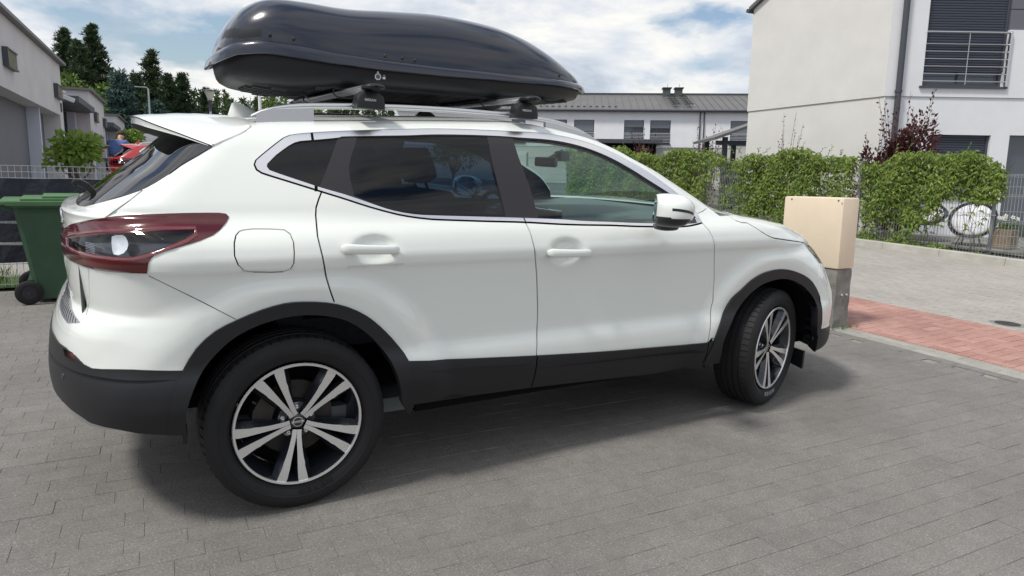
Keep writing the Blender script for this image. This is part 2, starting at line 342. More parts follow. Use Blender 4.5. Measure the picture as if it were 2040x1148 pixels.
# kerb stones
kerb = tag(empty('kerb'), kind='structure')
kb = MB(); kb.box((-.075, -.4985, -.06), (.075, .4985, .115), bev=.012); kme = kb.build('kerb_stone', M['kerb']); km = kme.data; bpy.data.objects.remove(kme)
for j in range(-10, 34):
    o = link('kerb_stone', km, kerb); o.location = (11.53 + random.uniform(-.004, .004), j * 1.0 + .35, random.uniform(-.003, .003)); o.rotation_euler = (0, 0, random.gauss(0, .002))
# drain cover
mh = empty('manhole_cover', (6.70, -.33, .0)); tag(mh, 'small round iron cover set in the pale road beside the red strip', 'manhole cover')
b_ = MB().lathe([(0, .004), (.075, .004), (.082, .002), (.088, .004), (.105, .004), (.11, -.004)], 32, Matrix.Rotation(PI / 2, 4, 'X')); b_.build('cover', M['brake'], mh)
b_ = MB().lathe([(.115, .001), (.15, .001), (.152, -.006)], 32, Matrix.Rotation(PI / 2, 4, 'X')); b_.build('collar', M['conc'], mh)
sheet('garden_gravel', [(11.605, -12), (30, -12), (30, 34), (11.605, 34)], .02, M['gravel'])
sheet('patio', [(12.75, 0), (15.6, -1.2), (17.2, 3.6), (13.4, 6.4), (12.75, 5.4)], .045, M['conc'])
sheet('lawn', [(-14, 4.34), (4.9, 4.34), (4.9, 5.0), (-14, 5.0)], .004, M['lawn'])
sheet('neighbour_yard', [(-14, 5.0), (4.9, 5.0), (4.9, 26), (-14, 26)], .002, M['border'])
# grass tufts under the left fence, loose sand at the cabinet foot
def tuft(mb, x, y, h, n, sp=.05, z=0.0, w=.004):
    for _ in range(n):
        a = random.uniform(0, 2 * PI); r = random.uniform(0, sp); lx, ly = random.gauss(0, .35) * h, random.gauss(0, .35) * h
        bx, by = x + r * math.cos(a), y + r * math.sin(a); hh = h * random.uniform(.5, 1)
        dx, dy = math.cos(a + 1.3) * w, math.sin(a + 1.3) * w
        mb.add([(bx - dx, by - dy, z), (bx + dx, by + dy, z), (bx + lx * .5 + dx * .6, by + ly * .5 + dy * .6, z + hh * .6), (bx + lx, by + ly, z + hh), (bx + lx * .5 - dx * .6, by + ly * .5 - dy * .6, z + hh * .6)], [(0, 1, 2, 3, 4)])
gr = MB()
for _ in range(700): tuft(gr, random.uniform(-6, 3), random.uniform(4.36, 5.2), random.uniform(.06, .22), 6, .08)
tag(gr.build('grass', M['broad'], fix=False), 'green grass growing along the foot of the screened fence', 'grass', kind='stuff')
gr = MB()
for _ in range(40): tuft(gr, random.uniform(4.78, 5.14), random.choice((.16, .17, .18)) + random.gauss(0, .012), random.uniform(.015, .05), 4, .012, w=.0015)
tag(gr.build('weeds', M['blade'], fix=False), 'thin dry weeds at the foot of the concrete post', 'weeds', kind='stuff')
# ------------------------------------------------------------------ car body surface
TB = {"W": [[0.16, 0.22, 0.3, 0.36, 0.42, 0.48, 0.52, 0.56, 0.62, 0.7, 0.8, 0.88, 0.94, 0.98, 1.02, 1.06, 1.085, 1.11, 1.2, 1.3, 1.4, 1.46, 1.5, 1.53, 1.555, 1.57, 1.58, 1.586], [0.72, 0.8, 0.838, 0.862, 0.88, 0.889, 0.886, 0.878, 0.871, 0.87, 0.878, 0.888, 0.894, 0.896, 0.891, 0.876, 0.86, 0.842, 0.806, 0.76, 0.708, 0.672, 0.636, 0.585, 0.49, 0.37, 0.22, 0.0]], "xr": [[0.16, 0.22, 0.3, 0.4, 0.5, 0.6, 0.7, 0.76, 0.8, 0.84, 0.88, 0.92, 0.97, 1.02, 1.06, 1.1, 1.13, 1.15, 1.17, 1.2, 1.25, 1.3, 1.35, 1.4, 1.45, 1.5, 1.53, 1.555, 1.57, 1.58, 1.586], [-0.6, -0.7373, -0.7749, -0.8068, -0.8185, -0.8102, -0.7923, -0.764, -0.7336, -0.7375, -0.7411, -0.7443, -0.7462, -0.7446, -0.7362, -0.7384, -0.7387, -0.6862, -0.6684, -0.6386, -0.5879, -0.5372, -0.4822, -0.438, -0.395, -0.345, -0.29, -0.2, -0.18, -0.05, 0.2]], "xf": [[0.16, 0.22, 0.3, 0.37, 0.45, 0.52, 0.6, 0.66, 0.7, 0.75, 0.8, 0.83, 0.86, 0.9, 0.95, 1.0, 1.04, 1.07, 1.1, 1.15, 1.2, 1.25, 1.3, 1.35, 1.4, 1.46, 1.5, 1.53, 1.555, 1.57, 1.58, 1.586], [3.3, 3.459, 3.6311, 3.5988, 3.5509, 3.5615, 3.5946, 3.5668, 3.5396, 3.5044, 3.4688, 3.4449, 3.4255, 3.3954, 3.3286, 3.2154, 3.0654, 2.8829, 2.6388, 2.419, 2.3012, 2.2, 2.1009, 2.0018, 1.8829, 1.7496, 1.6336, 1.4701, 1.315, 1.149, 0.944, 0.7]], "Lr": [[0.16, 0.5, 0.8, 1.0, 1.12, 1.2, 1.45, 1.55, 1.586], [0.5, 0.5, 0.45, 0.45, 0.42, 0.35, 0.28, 0.3, 0.3]], "Lf": [[0.16, 0.5, 0.7, 0.8, 0.86, 0.92, 1.0, 1.05, 1.1, 1.2, 1.45, 1.55, 1.586], [0.6, 0.6, 0.6, 0.62, 0.68, 0.75, 0.72, 0.55, 0.4, 0.36, 0.28, 0.3, 0.3]], "nr": [[0.16, 1.1, 1.2, 1.5, 1.586], [2.7, 2.7, 3.4, 3.0, 2.2]], "nf": [[0.16, 0.8, 0.95, 1.1, 1.2, 1.5, 1.586], [2.5, 2.4, 2.3, 2.3, 2.6, 2.6, 2.2]], "kz": [[-0.9, -0.5, -0.3, 0, 0.3, 0.7, 0.9, 1.1, 1.3, 1.6, 2.0, 2.6], [0.8, 0.8, 0.815, 0.85, 0.89, 0.937, 0.957, 0.972, 0.965, 0.94, 0.94, 1.0]], "tap": [[-0.9, -0.4, 0.0, 0.5, 1.5, 2.2, 2.7, 3.1, 3.5], [0.975, 0.985, 1.0, 1.0, 1.0, 0.995, 0.985, 0.975, 0.96]], "tapg": [[-0.6, -0.2, 0.3, 1.0, 1.5, 2.1], [0.935, 0.96, 0.99, 1.0, 0.99, 0.955]]}
TR = {"chrome_outer": [[2.044, 1.08], [1.94, 1.068], [1.857, 1.066], [1.602, 1.072], [1.45, 1.079], [1.281, 1.084], [1.158, 1.089], [0.975, 1.1], [0.768, 1.108], [0.548, 1.119], [0.49, 1.126], [0.41, 1.141], [0.295, 1.176], [0.186, 1.217], [0.121, 1.241], [-0.021, 1.296], [-0.082, 1.321], [-0.097, 1.334], [-0.102, 1.354], [-0.095, 1.371], [-0.04, 1.421], [0.016, 1.466], [0.04, 1.477], [0.078, 1.483], [0.154, 1.489], [0.24, 1.493], [0.396, 1.499], [0.525, 1.502], [0.632, 1.504], [0.77, 1.503], [0.95, 1.498], [1.073, 1.495], [1.224, 1.494], [1.336, 1.484], [1.449, 1.466], [1.563, 1.431], [1.675, 1.382], [1.759, 1.34], [1.842, 1.29], [1.922, 1.236], [1.985, 1.188], [2.036, 1.145], [2.05, 1.116]], "chrome_inner": [[2.014, 1.077], [1.938, 1.074], [1.802, 1.077], [1.609, 1.083], [1.456, 1.09], [1.287, 1.097], [1.166, 1.106], [0.977, 1.115], [0.772, 1.123], [0.55, 1.132], [0.472, 1.138], [0.392, 1.154], [0.334, 1.174], [0.26, 1.204], [0.206, 1.225], [0.119, 1.255], [-0.019, 1.312], [-0.055, 1.329], [-0.063, 1.344], [-0.06, 1.356], [-0.026, 1.392], [0.025, 1.432], [0.049, 1.446], [0.072, 1.453], [0.147, 1.459], [0.225, 1.467], [0.234, 1.471], [0.388, 1.474], [0.515, 1.476], [0.621, 1.48], [0.758, 1.48], [0.941, 1.476], [1.06, 1.47], [1.21, 1.468], [1.323, 1.458], [1.437, 1.438], [1.552, 1.402], [1.663, 1.349], [1.745, 1.303], [1.854, 1.244], [1.93, 1.199], [1.987, 1.162], [2.013, 1.127], [2.02, 1.102]], "quarter_glass": [[-0.059, 1.356], [-0.026, 1.391], [0.025, 1.43], [0.049, 1.445], [0.072, 1.451], [0.147, 1.458], [0.218, 1.464], [0.207, 1.443], [0.159, 1.344], [0.118, 1.26], [-0.018, 1.314], [-0.055, 1.331], [-0.061, 1.344]], "rear_glass_side": [[0.297, 1.471], [0.387, 1.472], [0.514, 1.474], [0.62, 1.477], [0.757, 1.477], [0.883, 1.474], [0.875, 1.371], [0.882, 1.233], [0.891, 1.124], [0.772, 1.125], [0.551, 1.135], [0.472, 1.141], [0.392, 1.157], [0.335, 1.177], [0.243, 1.222], [0.241, 1.339]], "front_glass": [[1.01, 1.469], [1.058, 1.465], [1.207, 1.463], [1.32, 1.452], [1.435, 1.433], [1.55, 1.396], [1.66, 1.343], [1.743, 1.296], [1.852, 1.238], [1.89, 1.209], [1.914, 1.141], [1.855, 1.08], [1.612, 1.087], [1.458, 1.094], [1.289, 1.1], [1.167, 1.108], [1.055, 1.116], [1.039, 1.245], [1.014, 1.39]], "rear_quarter_edge": [[-0.879, 1.149], [-0.709, 1.15], [-0.67, 1.155], [-0.559, 1.197], [-0.468, 1.242], [-0.418, 1.278], [-0.378, 1.312], [-0.336, 1.351], [-0.282, 1.393], [-0.232, 1.432]], "lamp": [[-0.886, 1.0], [-0.841, 1.03], [-0.789, 1.056], [-0.697, 1.091], [-0.624, 1.118], [-0.579, 1.131], [-0.468, 1.148], [-0.361, 1.155], [-0.243, 1.155], [-0.22, 1.151], [-0.211, 1.138], [-0.22, 1.12], [-0.246, 1.09], [-0.273, 1.071], [-0.316, 1.055], [-0.374, 1.038], [-0.429, 1.021], [-0.45, 1.012], [-0.462, 0.999], [-0.47, 0.984], [-0.475, 0.951], [-0.536, 0.95], [-0.592, 0.949], [-0.657, 0.95], [-0.709, 0.953], [-0.761, 0.954], [-0.808, 0.959], [-0.85, 0.979]], "lamp_clear": [[-0.758, 1.025], [-0.671, 1.049], [-0.584, 1.069], [-0.528, 1.075], [-0.476, 1.081], [-0.423, 1.087], [-0.326, 1.089], [-0.33, 1.078], [-0.358, 1.061], [-0.4, 1.044], [-0.455, 1.022], [-0.507, 1.004], [-0.56, 1.0], [-0.618, 1.0], [-0.66, 1.001], [-0.719, 1.003], [-0.755, 1.006]], "lamp_reflector": [[-0.57, 1.063], [-0.558, 1.069], [-0.537, 1.071], [-0.529, 1.065], [-0.524, 1.053], [-0.523, 1.041], [-0.528, 1.027], [-0.538, 1.014], [-0.554, 1.006], [-0.568, 1.008], [-0.571, 1.02], [-0.572, 1.043]], "fuel": [[-0.17, 1.088], [-0.138, 1.091], [-0.071, 1.089], [-0.035, 1.086], [-0.018, 1.072], [-0.011, 1.045], [-0.013, 1.006], [-0.016, 0.97], [-0.028, 0.95], [-0.051, 0.94], [-0.094, 0.94], [-0.152, 0.944], [-0.183, 0.95], [-0.202, 0.972], [-0.212, 1.004], [-0.209, 1.045], [-0.2, 1.07], [-0.186, 1.083]], "gap_tail": [[-0.459, 1.246], [-0.5, 1.202], [-0.54, 1.163], [-0.581, 1.13]], "gap_tail2": [[-0.653, 0.948], [-0.657, 0.9], [-0.663, 0.843], [-0.675, 0.798], [-0.677, 0.774]], "gap_rear": [[0.123, 1.241], [0.094, 1.174], [0.086, 1.111], [0.078, 1.063], [0.081, 1.027], [0.094, 0.953], [0.111, 0.875], [0.131, 0.815]], "gap_mid": [[0.977, 1.117], [0.985, 1.083], [0.993, 1.052], [1.004, 0.988], [1.019, 0.932], [1.038, 0.84], [1.056, 0.654], [1.046, 0.496], [1.045, 0.41], [1.042, 0.347]], "gap_front": [[2.045, 1.079], [2.069, 1.041], [2.084, 1.011], [2.096, 0.977], [2.114, 0.932], [2.133, 0.856], [2.149, 0.771], [2.15, 0.666], [2.14, 0.638], [2.115, 0.507], [2.109, 0.456], [2.117, 0.366], [2.134, 0.288]], "gap_hood": [[2.284, 1.106], [2.303, 1.086], [2.335, 1.076], [2.376, 1.074], [2.406, 1.058], [2.466, 1.026], [2.542, 0.995], [2.611, 0.985], [2.73, 0.97], [2.921, 0.947]], "gap_lamp": [[2.921, 0.947], [2.972, 0.893], [3.069, 0.821]], "gap_pillar": [[2.051, 1.126], [2.094, 1.135], [2.143, 1.15]], "gap_bumper": [[3.07, 0.818], [3.032, 0.78], [3.018, 0.743], [3.001, 0.694]], "gap_diag": [[-0.471, 0.941], [-0.425, 0.912], [-0.368, 0.876], [-0.293, 0.829], [-0.213, 0.777]], "headlamp": [[2.921, 0.947], [3.144, 0.902], [3.158, 0.88], [3.185, 0.836], [3.148, 0.806], [3.069, 0.821], [2.972, 0.893]], "front_low": [[3.069, 0.426], [3.123, 0.421], [3.193, 0.412], [3.221, 0.375], [3.253, 0.307], [3.218, 0.285], [3.127, 0.271], [3.099, 0.349]], "flareR_out": [[-0.39, 0.381], [-0.444, 0.389], [-0.434, 0.502], [-0.413, 0.561], [-0.389, 0.613], [-0.346, 0.685], [-0.282, 0.743], [-0.211, 0.777], [-0.132, 0.807], [-0.051, 0.826], [0.018, 0.827], [0.104, 0.817], [0.179, 0.795], [0.257, 0.752], [0.33, 0.685], [0.387, 0.616], [0.422, 0.556], [0.435, 0.491], [0.456, 0.362], [0.408, 0.371]], "flareR_in": [[-0.386, 0.365], [-0.391, 0.439], [-0.375, 0.509], [-0.346, 0.573], [-0.304, 0.638], [-0.238, 0.703], [-0.172, 0.741], [-0.092, 0.767], [-0.003, 0.778], [0.091, 0.769], [0.181, 0.739], [0.258, 0.681], [0.321, 0.607], [0.366, 0.525], [0.392, 0.438], [0.41, 0.36]], "flareF_out": [[2.22, 0.318], [2.109, 0.333], [2.116, 0.363], [2.13, 0.398], [2.146, 0.456], [2.174, 0.526], [2.225, 0.613], [2.269, 0.674], [2.333, 0.715], [2.414, 0.769], [2.501, 0.801], [2.597, 0.815], [2.664, 0.814], [2.736, 0.804], [2.853, 0.77], [2.94, 0.725], [3.002, 0.668], [3.033, 0.631], [3.047, 0.568], [3.069, 0.426], [3.102, 0.348], [3.127, 0.271]], "flareF_in": [[2.229, 0.303], [2.246, 0.314], [2.231, 0.37], [2.215, 0.444], [2.24, 0.511], [2.286, 0.574], [2.344, 0.638], [2.401, 0.689], [2.487, 0.735], [2.581, 0.756], [2.666, 0.76], [2.754, 0.746], [2.857, 0.706], [2.938, 0.654], [2.983, 0.614], [3.003, 0.574], [3.017, 0.452], [3.081, 0.344], [3.12, 0.258]], "clad_top": [[0.432, 0.553], [0.627, 0.533], [0.868, 0.514], [1.042, 0.501], [1.42, 0.477], [1.739, 0.462], [2.019, 0.449], [2.143, 0.455]], "clad_bot": [[0.458, 0.362], [0.74, 0.351], [1.046, 0.343], [1.464, 0.323], [1.797, 0.306], [2.134, 0.294], [2.121, 0.331]], "bumper_top": [[-0.94, 0.652], [-0.862, 0.657], [-0.799, 0.649], [-0.76, 0.649], [-0.716, 0.636], [-0.682, 0.614], [-0.655, 0.607], [-0.536, 0.62], [-0.389, 0.61]], "bumper_bot": [[-0.75, 0.43], [-0.67, 0.41], [-0.627, 0.409], [-0.511, 0.394], [-0.454, 0.386], [-0.391, 0.378]], "step_out": [[-0.921, 0.777], [-0.888, 0.758], [-0.853, 0.745], [-0.803, 0.737], [-0.759, 0.729], [-0.708, 0.744], [-0.697, 0.75]], "step_in": [[-0.697, 0.75], [-0.722, 0.76], [-0.755, 0.773], [-0.807, 0.793], [-0.816, 0.809]], "foglamp": [[-0.77, 0.644], [-0.729, 0.643], [-0.711, 0.63], [-0.716, 0.611], [-0.761, 0.62]], "handleR": [[0.155, 1.018], [0.385, 1.006]], "handleF": [[1.065, 0.969], [1.305, 0.96]], "handle_cups": [[0.294, 1.009], [1.174, 0.971]], "crease_mid": [[1.015, 0.944], [0.611, 0.967], [2.12, 0.897]]}
def pchip(xs, ys):
    xs = np.array(xs, float); ys = np.array(ys, float); h = np.diff(xs); d = np.diff(ys) / h
    m = np.zeros_like(xs); m[0] = d[0]; m[-1] = d[-1]
    for i in range(1, len(xs) - 1):
        if d[i - 1] * d[i] > 0:
            w1 = 2 * h[i] + h[i - 1]; w2 = h[i] + 2 * h[i - 1]; m[i] = (w1 + w2) / (w1 / d[i - 1] + w2 / d[i])
    def f(x):
        x = np.clip(np.asarray(x, float), xs[0], xs[-1]); i = np.clip(np.searchsorted(xs, x, side='right') - 1, 0, len(xs) - 2); t = (x - xs[i]) / h[i]
        return (2 * t**3 - 3 * t**2 + 1) * ys[i] + (t**3 - 2 * t**2 + t) * h[i] * m[i] + (-2 * t**3 + 3 * t**2) * ys[i + 1] + (t**3 - t**2) * h[i] * m[i + 1]
    return f
_w = dict(zip(*TB['W'])); _w.update({.80: .8745, .88: .8815, .94: .8905, .98: .9000, .62: .8680, .56: .8815, .52: .8875}); _w[.953] = .8985; _w[.59] = .8725; TB['W'] = [sorted(_w), [_w[k] for k in sorted(_w)]]
TF = {k: pchip(*v) for k, v in TB.items()}
def sst(a, b, x):
    t = np.clip((x - a) / (b - a), 0, 1); return t * t * (3 - 2 * t)
def halfw(x, h):
    w = TF['W'](h); g = sst(1.02, 1.16, h); w = w * (TF['tap'](x) * (1 - g) + TF['tapg'](x) * g)
    for cx, cz in ((.02, .345), (2.63, .335)):
        r = np.hypot(x - cx, h - cz); w = w + .022 * (1 - sst(.52, .635, r)) * (1 - sst(.86, .98, h))
    w = w + .010 * np.exp(-((x + .05) / .45)**2) * np.exp(-((h - 1.0) / .09)**2)
    for (cx, ch) in TR['handle_cups']:
        r = np.hypot((x - cx) / .085, (h - ch) / .050); w = w - .024 * np.exp(-(r * r) ** 2.2 * 1.1)
    return w
def P(s, h):
    s = np.asarray(s, float); h = np.asarray(h, float); s, h = np.broadcast_arrays(s, h)
    xr, xf, Lr, Lf = TF['xr'](h), TF['xf'](h), TF['Lr'](h), TF['Lf'](h); x0 = xr + Lr; x1 = xf - Lf
    m = (x0 + x1) / 2; bad = x0 > x1; x0 = np.where(bad, m, x0); x1 = np.where(bad, m, x1)
    pr = np.clip((x0 - s) / Lr, 0, PI / 2); pf = np.clip((s - x1) / Lf, 0, PI / 2)
    def ell(p, n):
        c, sn = np.cos(p), np.sin(p); r = (np.abs(c)**n + np.abs(sn)**n)**(-1 / n); return r * c, r * sn
    cr, sr = ell(pr, TF['nr'](h)); cf, sf = ell(pf, TF['nf'](h)); xb = np.clip(s, x0, x1)
    x = xb - np.where(s < x0, Lr * sr, 0) + np.where(s > x1, Lf * sf, 0)
    y = -halfw(xb * .35 + x * .65, h) * np.where(s < x0, cr, np.where(s > x1, cf, 1.))
    y = np.where(np.abs(y) < 1e-6, 0, y); kz = TF['kz'](x)
    return np.stack([x, y, np.where(h > 1.08, 1.08 + (h - 1.08) * kz, h)], -1)
def srange(h):
    xr, xf, Lr, Lf = TF['xr'](h), TF['xf'](h), TF['Lr'](h), TF['Lf'](h); return xr + Lr - Lr * PI / 2, xf - Lf + Lf * PI / 2
def NRM(s, h):
    e = 2e-3; lo, hi = srange(h); s = np.clip(s, lo + 2 * e, hi - 2 * e); h = np.clip(h, .163, 1.584)
    n = np.cross(P(s + e, h) - P(s - e, h), P(s, h + e) - P(s, h - e)); return n / np.maximum(np.linalg.norm(n, axis=-1, keepdims=True), 1e-9)
def smooth_poly(pts, closed=True, step=.03, sharp=38):
    """Catmull-Rom through the traced points, corners kept"""
    p = [np.array(q, float) for q in pts]; n = len(p); out = []
    def corner(i):
        if not closed and i in (0, n - 1): return True
        a, b = p[i] - p[i - 1], p[(i + 1) % n] - p[i]; c = np.dot(a, b) / (np.linalg.norm(a) * np.linalg.norm(b) + 1e-12)
        return math.degrees(math.acos(max(-1, min(1, c)))) > sharp
    cs = [corner(i) for i in range(n)]
    for i in range(n if closed else n - 1):
        a, b = p[i], p[(i + 1) % n]; j = (i + 1) % n; l = np.linalg.norm(b - a); k = max(1, int(l / step))
        ma = (b - a) if cs[i] else (b - p[i - 1]) / 2; mb_ = (b - a) if cs[j] else (p[(j + 1) % n] - a) / 2
        la, lb = np.linalg.norm(ma), np.linalg.norm(mb_)
        if la > l: ma = ma * l / la
        if lb > l: mb_ = mb_ * l / lb
        for q in range(k):
            t = q / k; out.append((2 * t**3 - 3 * t**2 + 1) * a + (t**3 - 2 * t**2 + t) * ma + (-2 * t**3 + 3 * t**2) * b + (t**3 - t**2) * mb_)
    if not closed: out.append(p[-1])
    return [tuple(q) for q in out]
def ribbon(pts, w=.0045):
    q = [np.array(a) for a in smooth_poly(pts, False)]; L_, R_ = [], []
    for i, a in enumerate(q):
        d = q[min(i + 1, len(q) - 1)] - q[max(i - 1, 0)]; d /= np.linalg.norm(d) + 1e-12; n = np.array([-d[1], d[0]]) * w / 2; L_.append(tuple(a + n)); R_.append(tuple(a - n))
    return L_ + R_[::-1]
def grow(poly, d):
    """offset a closed outline outwards by d"""
    q = [np.array(a) for a in poly]; n = len(q); ar = sum(q[i - 1][0] * q[i][1] - q[i][0] * q[i - 1][1] for i in range(n)); sg = 1 if ar > 0 else -1; out = []
    for i in range(n):
        t = q[(i + 1) % n] - q[i - 1]; t /= np.linalg.norm(t) + 1e-12; out.append(tuple(q[i] + sg * d * np.array([t[1], -t[0]])))
    return out
def pip(poly, X, Y):
    x = np.array([p[0] for p in poly]); y = np.array([p[1] for p in poly]); ins = np.zeros(X.shape, bool); j = len(x) - 1
    for i in range(len(x)):
        c = ((y[i] > Y) != (y[j] > Y)); 
        with np.errstate(divide='ignore', invalid='ignore'): xi = (x[j] - x[i]) * (Y - y[i]) / (y[j] - y[i]) + x[i]
        ins ^= c & (X < xi); j = i
    return ins
S = smooth_poly
ch_o = S(TR['chrome_outer']); ch_i = S(TR['chrome_inner'])
apil = [(2.205, 1.11), (2.16, 1.16), (2.03, 1.26), (1.85, 1.355), (1.70, 1.425), (1.60, 1.475), (1.50, 1.515)]
edge = TR['rear_quarter_edge']; lampP = S(TR['lamp']); lampL = [(-1.02, .985), (-1.02, 1.01)]
fuel_o = S(TR['fuel'])
topgap = [(-.232, 1.432), (-.17, 1.466), (-.115, 1.497), (-.09, 1.52), (-.085, 1.586)]
LAB = [  # first match wins; None is cut away
 (None, ribbon(TR['gap_tail'])), (None, ribbon(TR['gap_tail2'], .0035)), (None, ribbon(TR['gap_rear'], .006)), (None, ribbon(TR['gap_mid'], .006)), (None, ribbon(TR['gap_front'], .006)),
 (None, ribbon(TR['gap_hood'], .006)), (None, ribbon(TR['gap_pillar'], .003)), (None, ribbon(TR['gap_bumper'], .003)), (None, ribbon(TR['gap_diag'], .0028)),
 (None, ribbon(fuel_o + [fuel_o[0]], .0045)),
 (None, S(TR['flareR_in'] + [(.46, .30), (.46, .1), (-.39, .1)])), (None, S(TR['flareF_in'] + [(3.09, .1), (2.15, .1)])),
 ('rear_flare', S(TR['flareR_out'])), ('front_flare', S(TR['flareF_out'])),
 (None, TR['clad_bot'][::-1] + [(.44, .30), (.44, .0), (2.16, .0), (2.16, .29)]),
 (None, [(-1.2, .0), (-.40, .0), (-.40, .375)] + TR['bumper_bot'][::-1] + [(-.80, .44), (-1.2, .44)]),
 (None, [(3.09, .0), (4.5, .0), (4.5, .25), (3.25, .25), (3.13, .268), (3.09, .27)]),
 ('headlamp', [(2.921, .947), (2.99, .925), (3.06, .915), (3.4, .87), (3.7, .84), (3.72, .80), (3.45, .79), (3.148, .806), (3.069, .821), (2.972, .893)]),
 ('lamp_clear', S(TR['lamp_clear'])), ('tail_lamp', lampP), ('tail_lamp', [(-.80, 1.052), (-.845, 1.028), (-.886, 1.0), (-.86, .98), (-.81, .96), (-.97, .975), (-1.2, .985), (-1.2, 1.02), (-.97, 1.03)]),
 ('quarter_glass', S(TR['quarter_glass'])), ('rear_door_glass', S(TR['rear_glass_side'])), ('front_door_glass', S(TR['front_glass'])),
 ('door_gap', [(.118, 1.49), (.128, 1.49), (.108, 1.24), (.096, 1.24)]),
 ('window_frame', ch_i), ('chrome_trim', ch_o), ('weather_strip', grow(ch_o, .006)),
 ('rear_window', S([(-1.2, 1.150), (-.879, 1.149)] + edge[1:] + [(-.26, 1.55), (-1.2, 1.55)])),
 ('windscreen', S(apil + [(3.6, 1.515), (3.6, 1.11)])),
 ('step_plate', S(TR['step_out'] + TR['step_in'][1:] + [(-1.15, .80), (-1.15, .772)])),
 ('fog_lamp', S(TR['foglamp'])),
 ('rear_bumper_lower', [(-1.2, .655)] + S(TR['bumper_top'], False) + [(-.389, .61), (-.35, .60), (-.30, .45), (-.36, .34), (-1.2, .34)]),
 ('front_bumper_lower', S([(3.02, .428), (3.123, .423), (3.22, .418), (3.5, .40), (4.5, .40), (4.5, .24), (3.1, .24), (3.0, .3)])),
 ('grille', [(3.55, .80), (4.5, .80), (4.5, .52), (3.75, .52)]),
 ('cladding', S(TR['clad_top'] + [(2.17, .30)] + [(2.1, .25), (.40, .25), (.40, .553)])),
 ('fuel_door', fuel_o),
 ('rear_door', S(TR['gap_rear'] + [(.16, .80), (.40, .62), (.46, .52), (.46, .50)], False, sharp=60) + [(1.04, .46)] + TR['gap_mid'][::-1] + [(.953, 1.14), (.4, 1.2), (.12, 1.25)]),
 ('front_door', TR['gap_mid'] + [(1.04, .44), (2.13, .40)] + TR['gap_front'][::-1] + [(2.05, 1.12), (.96, 1.14)]),
 ('bonnet', TR['gap_hood'] + [(2.96, .935), (3.4, .875), (3.7, .845), (4.6, .84), (4.6, 1.112), (2.40, 1.112), (2.284, 1.106)]),
 ('tailgate', [(-.60, 1.19)] + TR['gap_tail'] + [(-.70, 1.08), (-.74, .95)] + TR['gap_tail2'] + [(-.755, .772), (-.806, .79), (-1.2, .80), (-1.2, 1.16), (-.88, 1.155)]),
 ('front_bumper', [(3.10, .80)] + TR['gap_bumper'] + [(3.05, .55), (3.02, .40), (4.6, .40), (4.6, .86), (3.4, .86)]),
 ('rear_bumper', [(-1.2, .80), (-.807, .793), (-.722, .76), (-.697, .75), (-.70, .955), (-.478, .95)] + TR['gap_diag'] + [(-.30, .66), (-.36, .58), (-1.2, .58)]),
]
# ---- one constrained triangulation of the (s, h) sheet
hs = np.concatenate([np.arange(.165, 1.10, .0155), np.arange(1.10, 1.16, .008), np.arange(1.165, 1.46, .018), np.linspace(1.47, 1.586, 22)[:-1]])
pts = []; 
for k, h in enumerate(hs):
    lo, hi = map(float, srange(h)); x = np.concatenate([np.arange(-1.2, -.35, .014), np.arange(-.35, 3.0, .021), np.arange(3.0, 4.3, .03)]) + (.007 if k % 2 else 0)
    if h > 1.05: x = np.concatenate([np.arange(-1.2, -.35, .014), np.arange(-.35, 1.2, .021), np.arange(1.2, 3.4, .016)]) + (.005 if k % 2 else 0)
    pts += [(float(a), float(h)) for a in x if lo + .006 < a < hi - .006]
for (cx_, ch_) in TR['handle_cups']:
    pts += [(cx_ + .009 * i + (.0045 if j % 2 else 0), ch_ + .0078 * j) for i in range(-12, 13) for j in range(-8, 9)]
edges = []
def chain(c, closed):
    n = len(pts); pts.extend((float(a), float(b)) for a, b in c); m = len(c)
    edges.extend((n + i, n + i + 1) for i in range(m - 1))
    if closed: edges.append((n + m - 1, n))
lo_c = [(float(srange(h)[0]), float(h)) for h in np.concatenate([hs, [1.586]])]; hi_c = [(float(srange(h)[1]), float(h)) for h in np.concatenate([hs, [1.586]])]
dom = lo_c + [(float(a), 1.586) for a in np.linspace(lo_c[-1][0], hi_c[-1][0], 60)[1:-1]] + hi_c[::-1] + [(float(a), .165) for a in np.linspace(hi_c[0][0], lo_c[0][0], 80)[1:-1]]
chain(dom, True)
for l, p_ in LAB: chain([(a, b) for a, b in p_], True)
res = delaunay_2d_cdt([Vector(q) for q in pts], edges, [], 0, 1e-6, False)
V2 = np.array([tuple(v) for v in res[0]]); TRI = np.array([tuple(f) for f in res[2] if len(f) == 3])
cen = V2[TRI].mean(1); lab = np.full(len(TRI), -2); inside = pip(dom, cen[:, 0], cen[:, 1]); names = ['body']
for l, p_ in LAB[::-1]:
    m = pip(p_, cen[:, 0], cen[:, 1])
    if l is None: lab[m] = -1
    else:
        if l not in names: names.append(l)
        lab[m] = names.index(l)
lab[(lab == -2) & inside] = 0; lab[~inside] = -1; lab[(lab == 0) & (cen[:, 1] < .47)] = -1
V3 = P(V2[:, 0], V2[:, 1]); N3 = NRM(V2[:, 0], V2[:, 1])
orient = np.cross(V2[TRI[:, 1]] - V2[TRI[:, 0]], V2[TRI[:, 2]] - V2[TRI[:, 0]]); TRI[orient < 0] = TRI[orient < 0][:, ::-1]
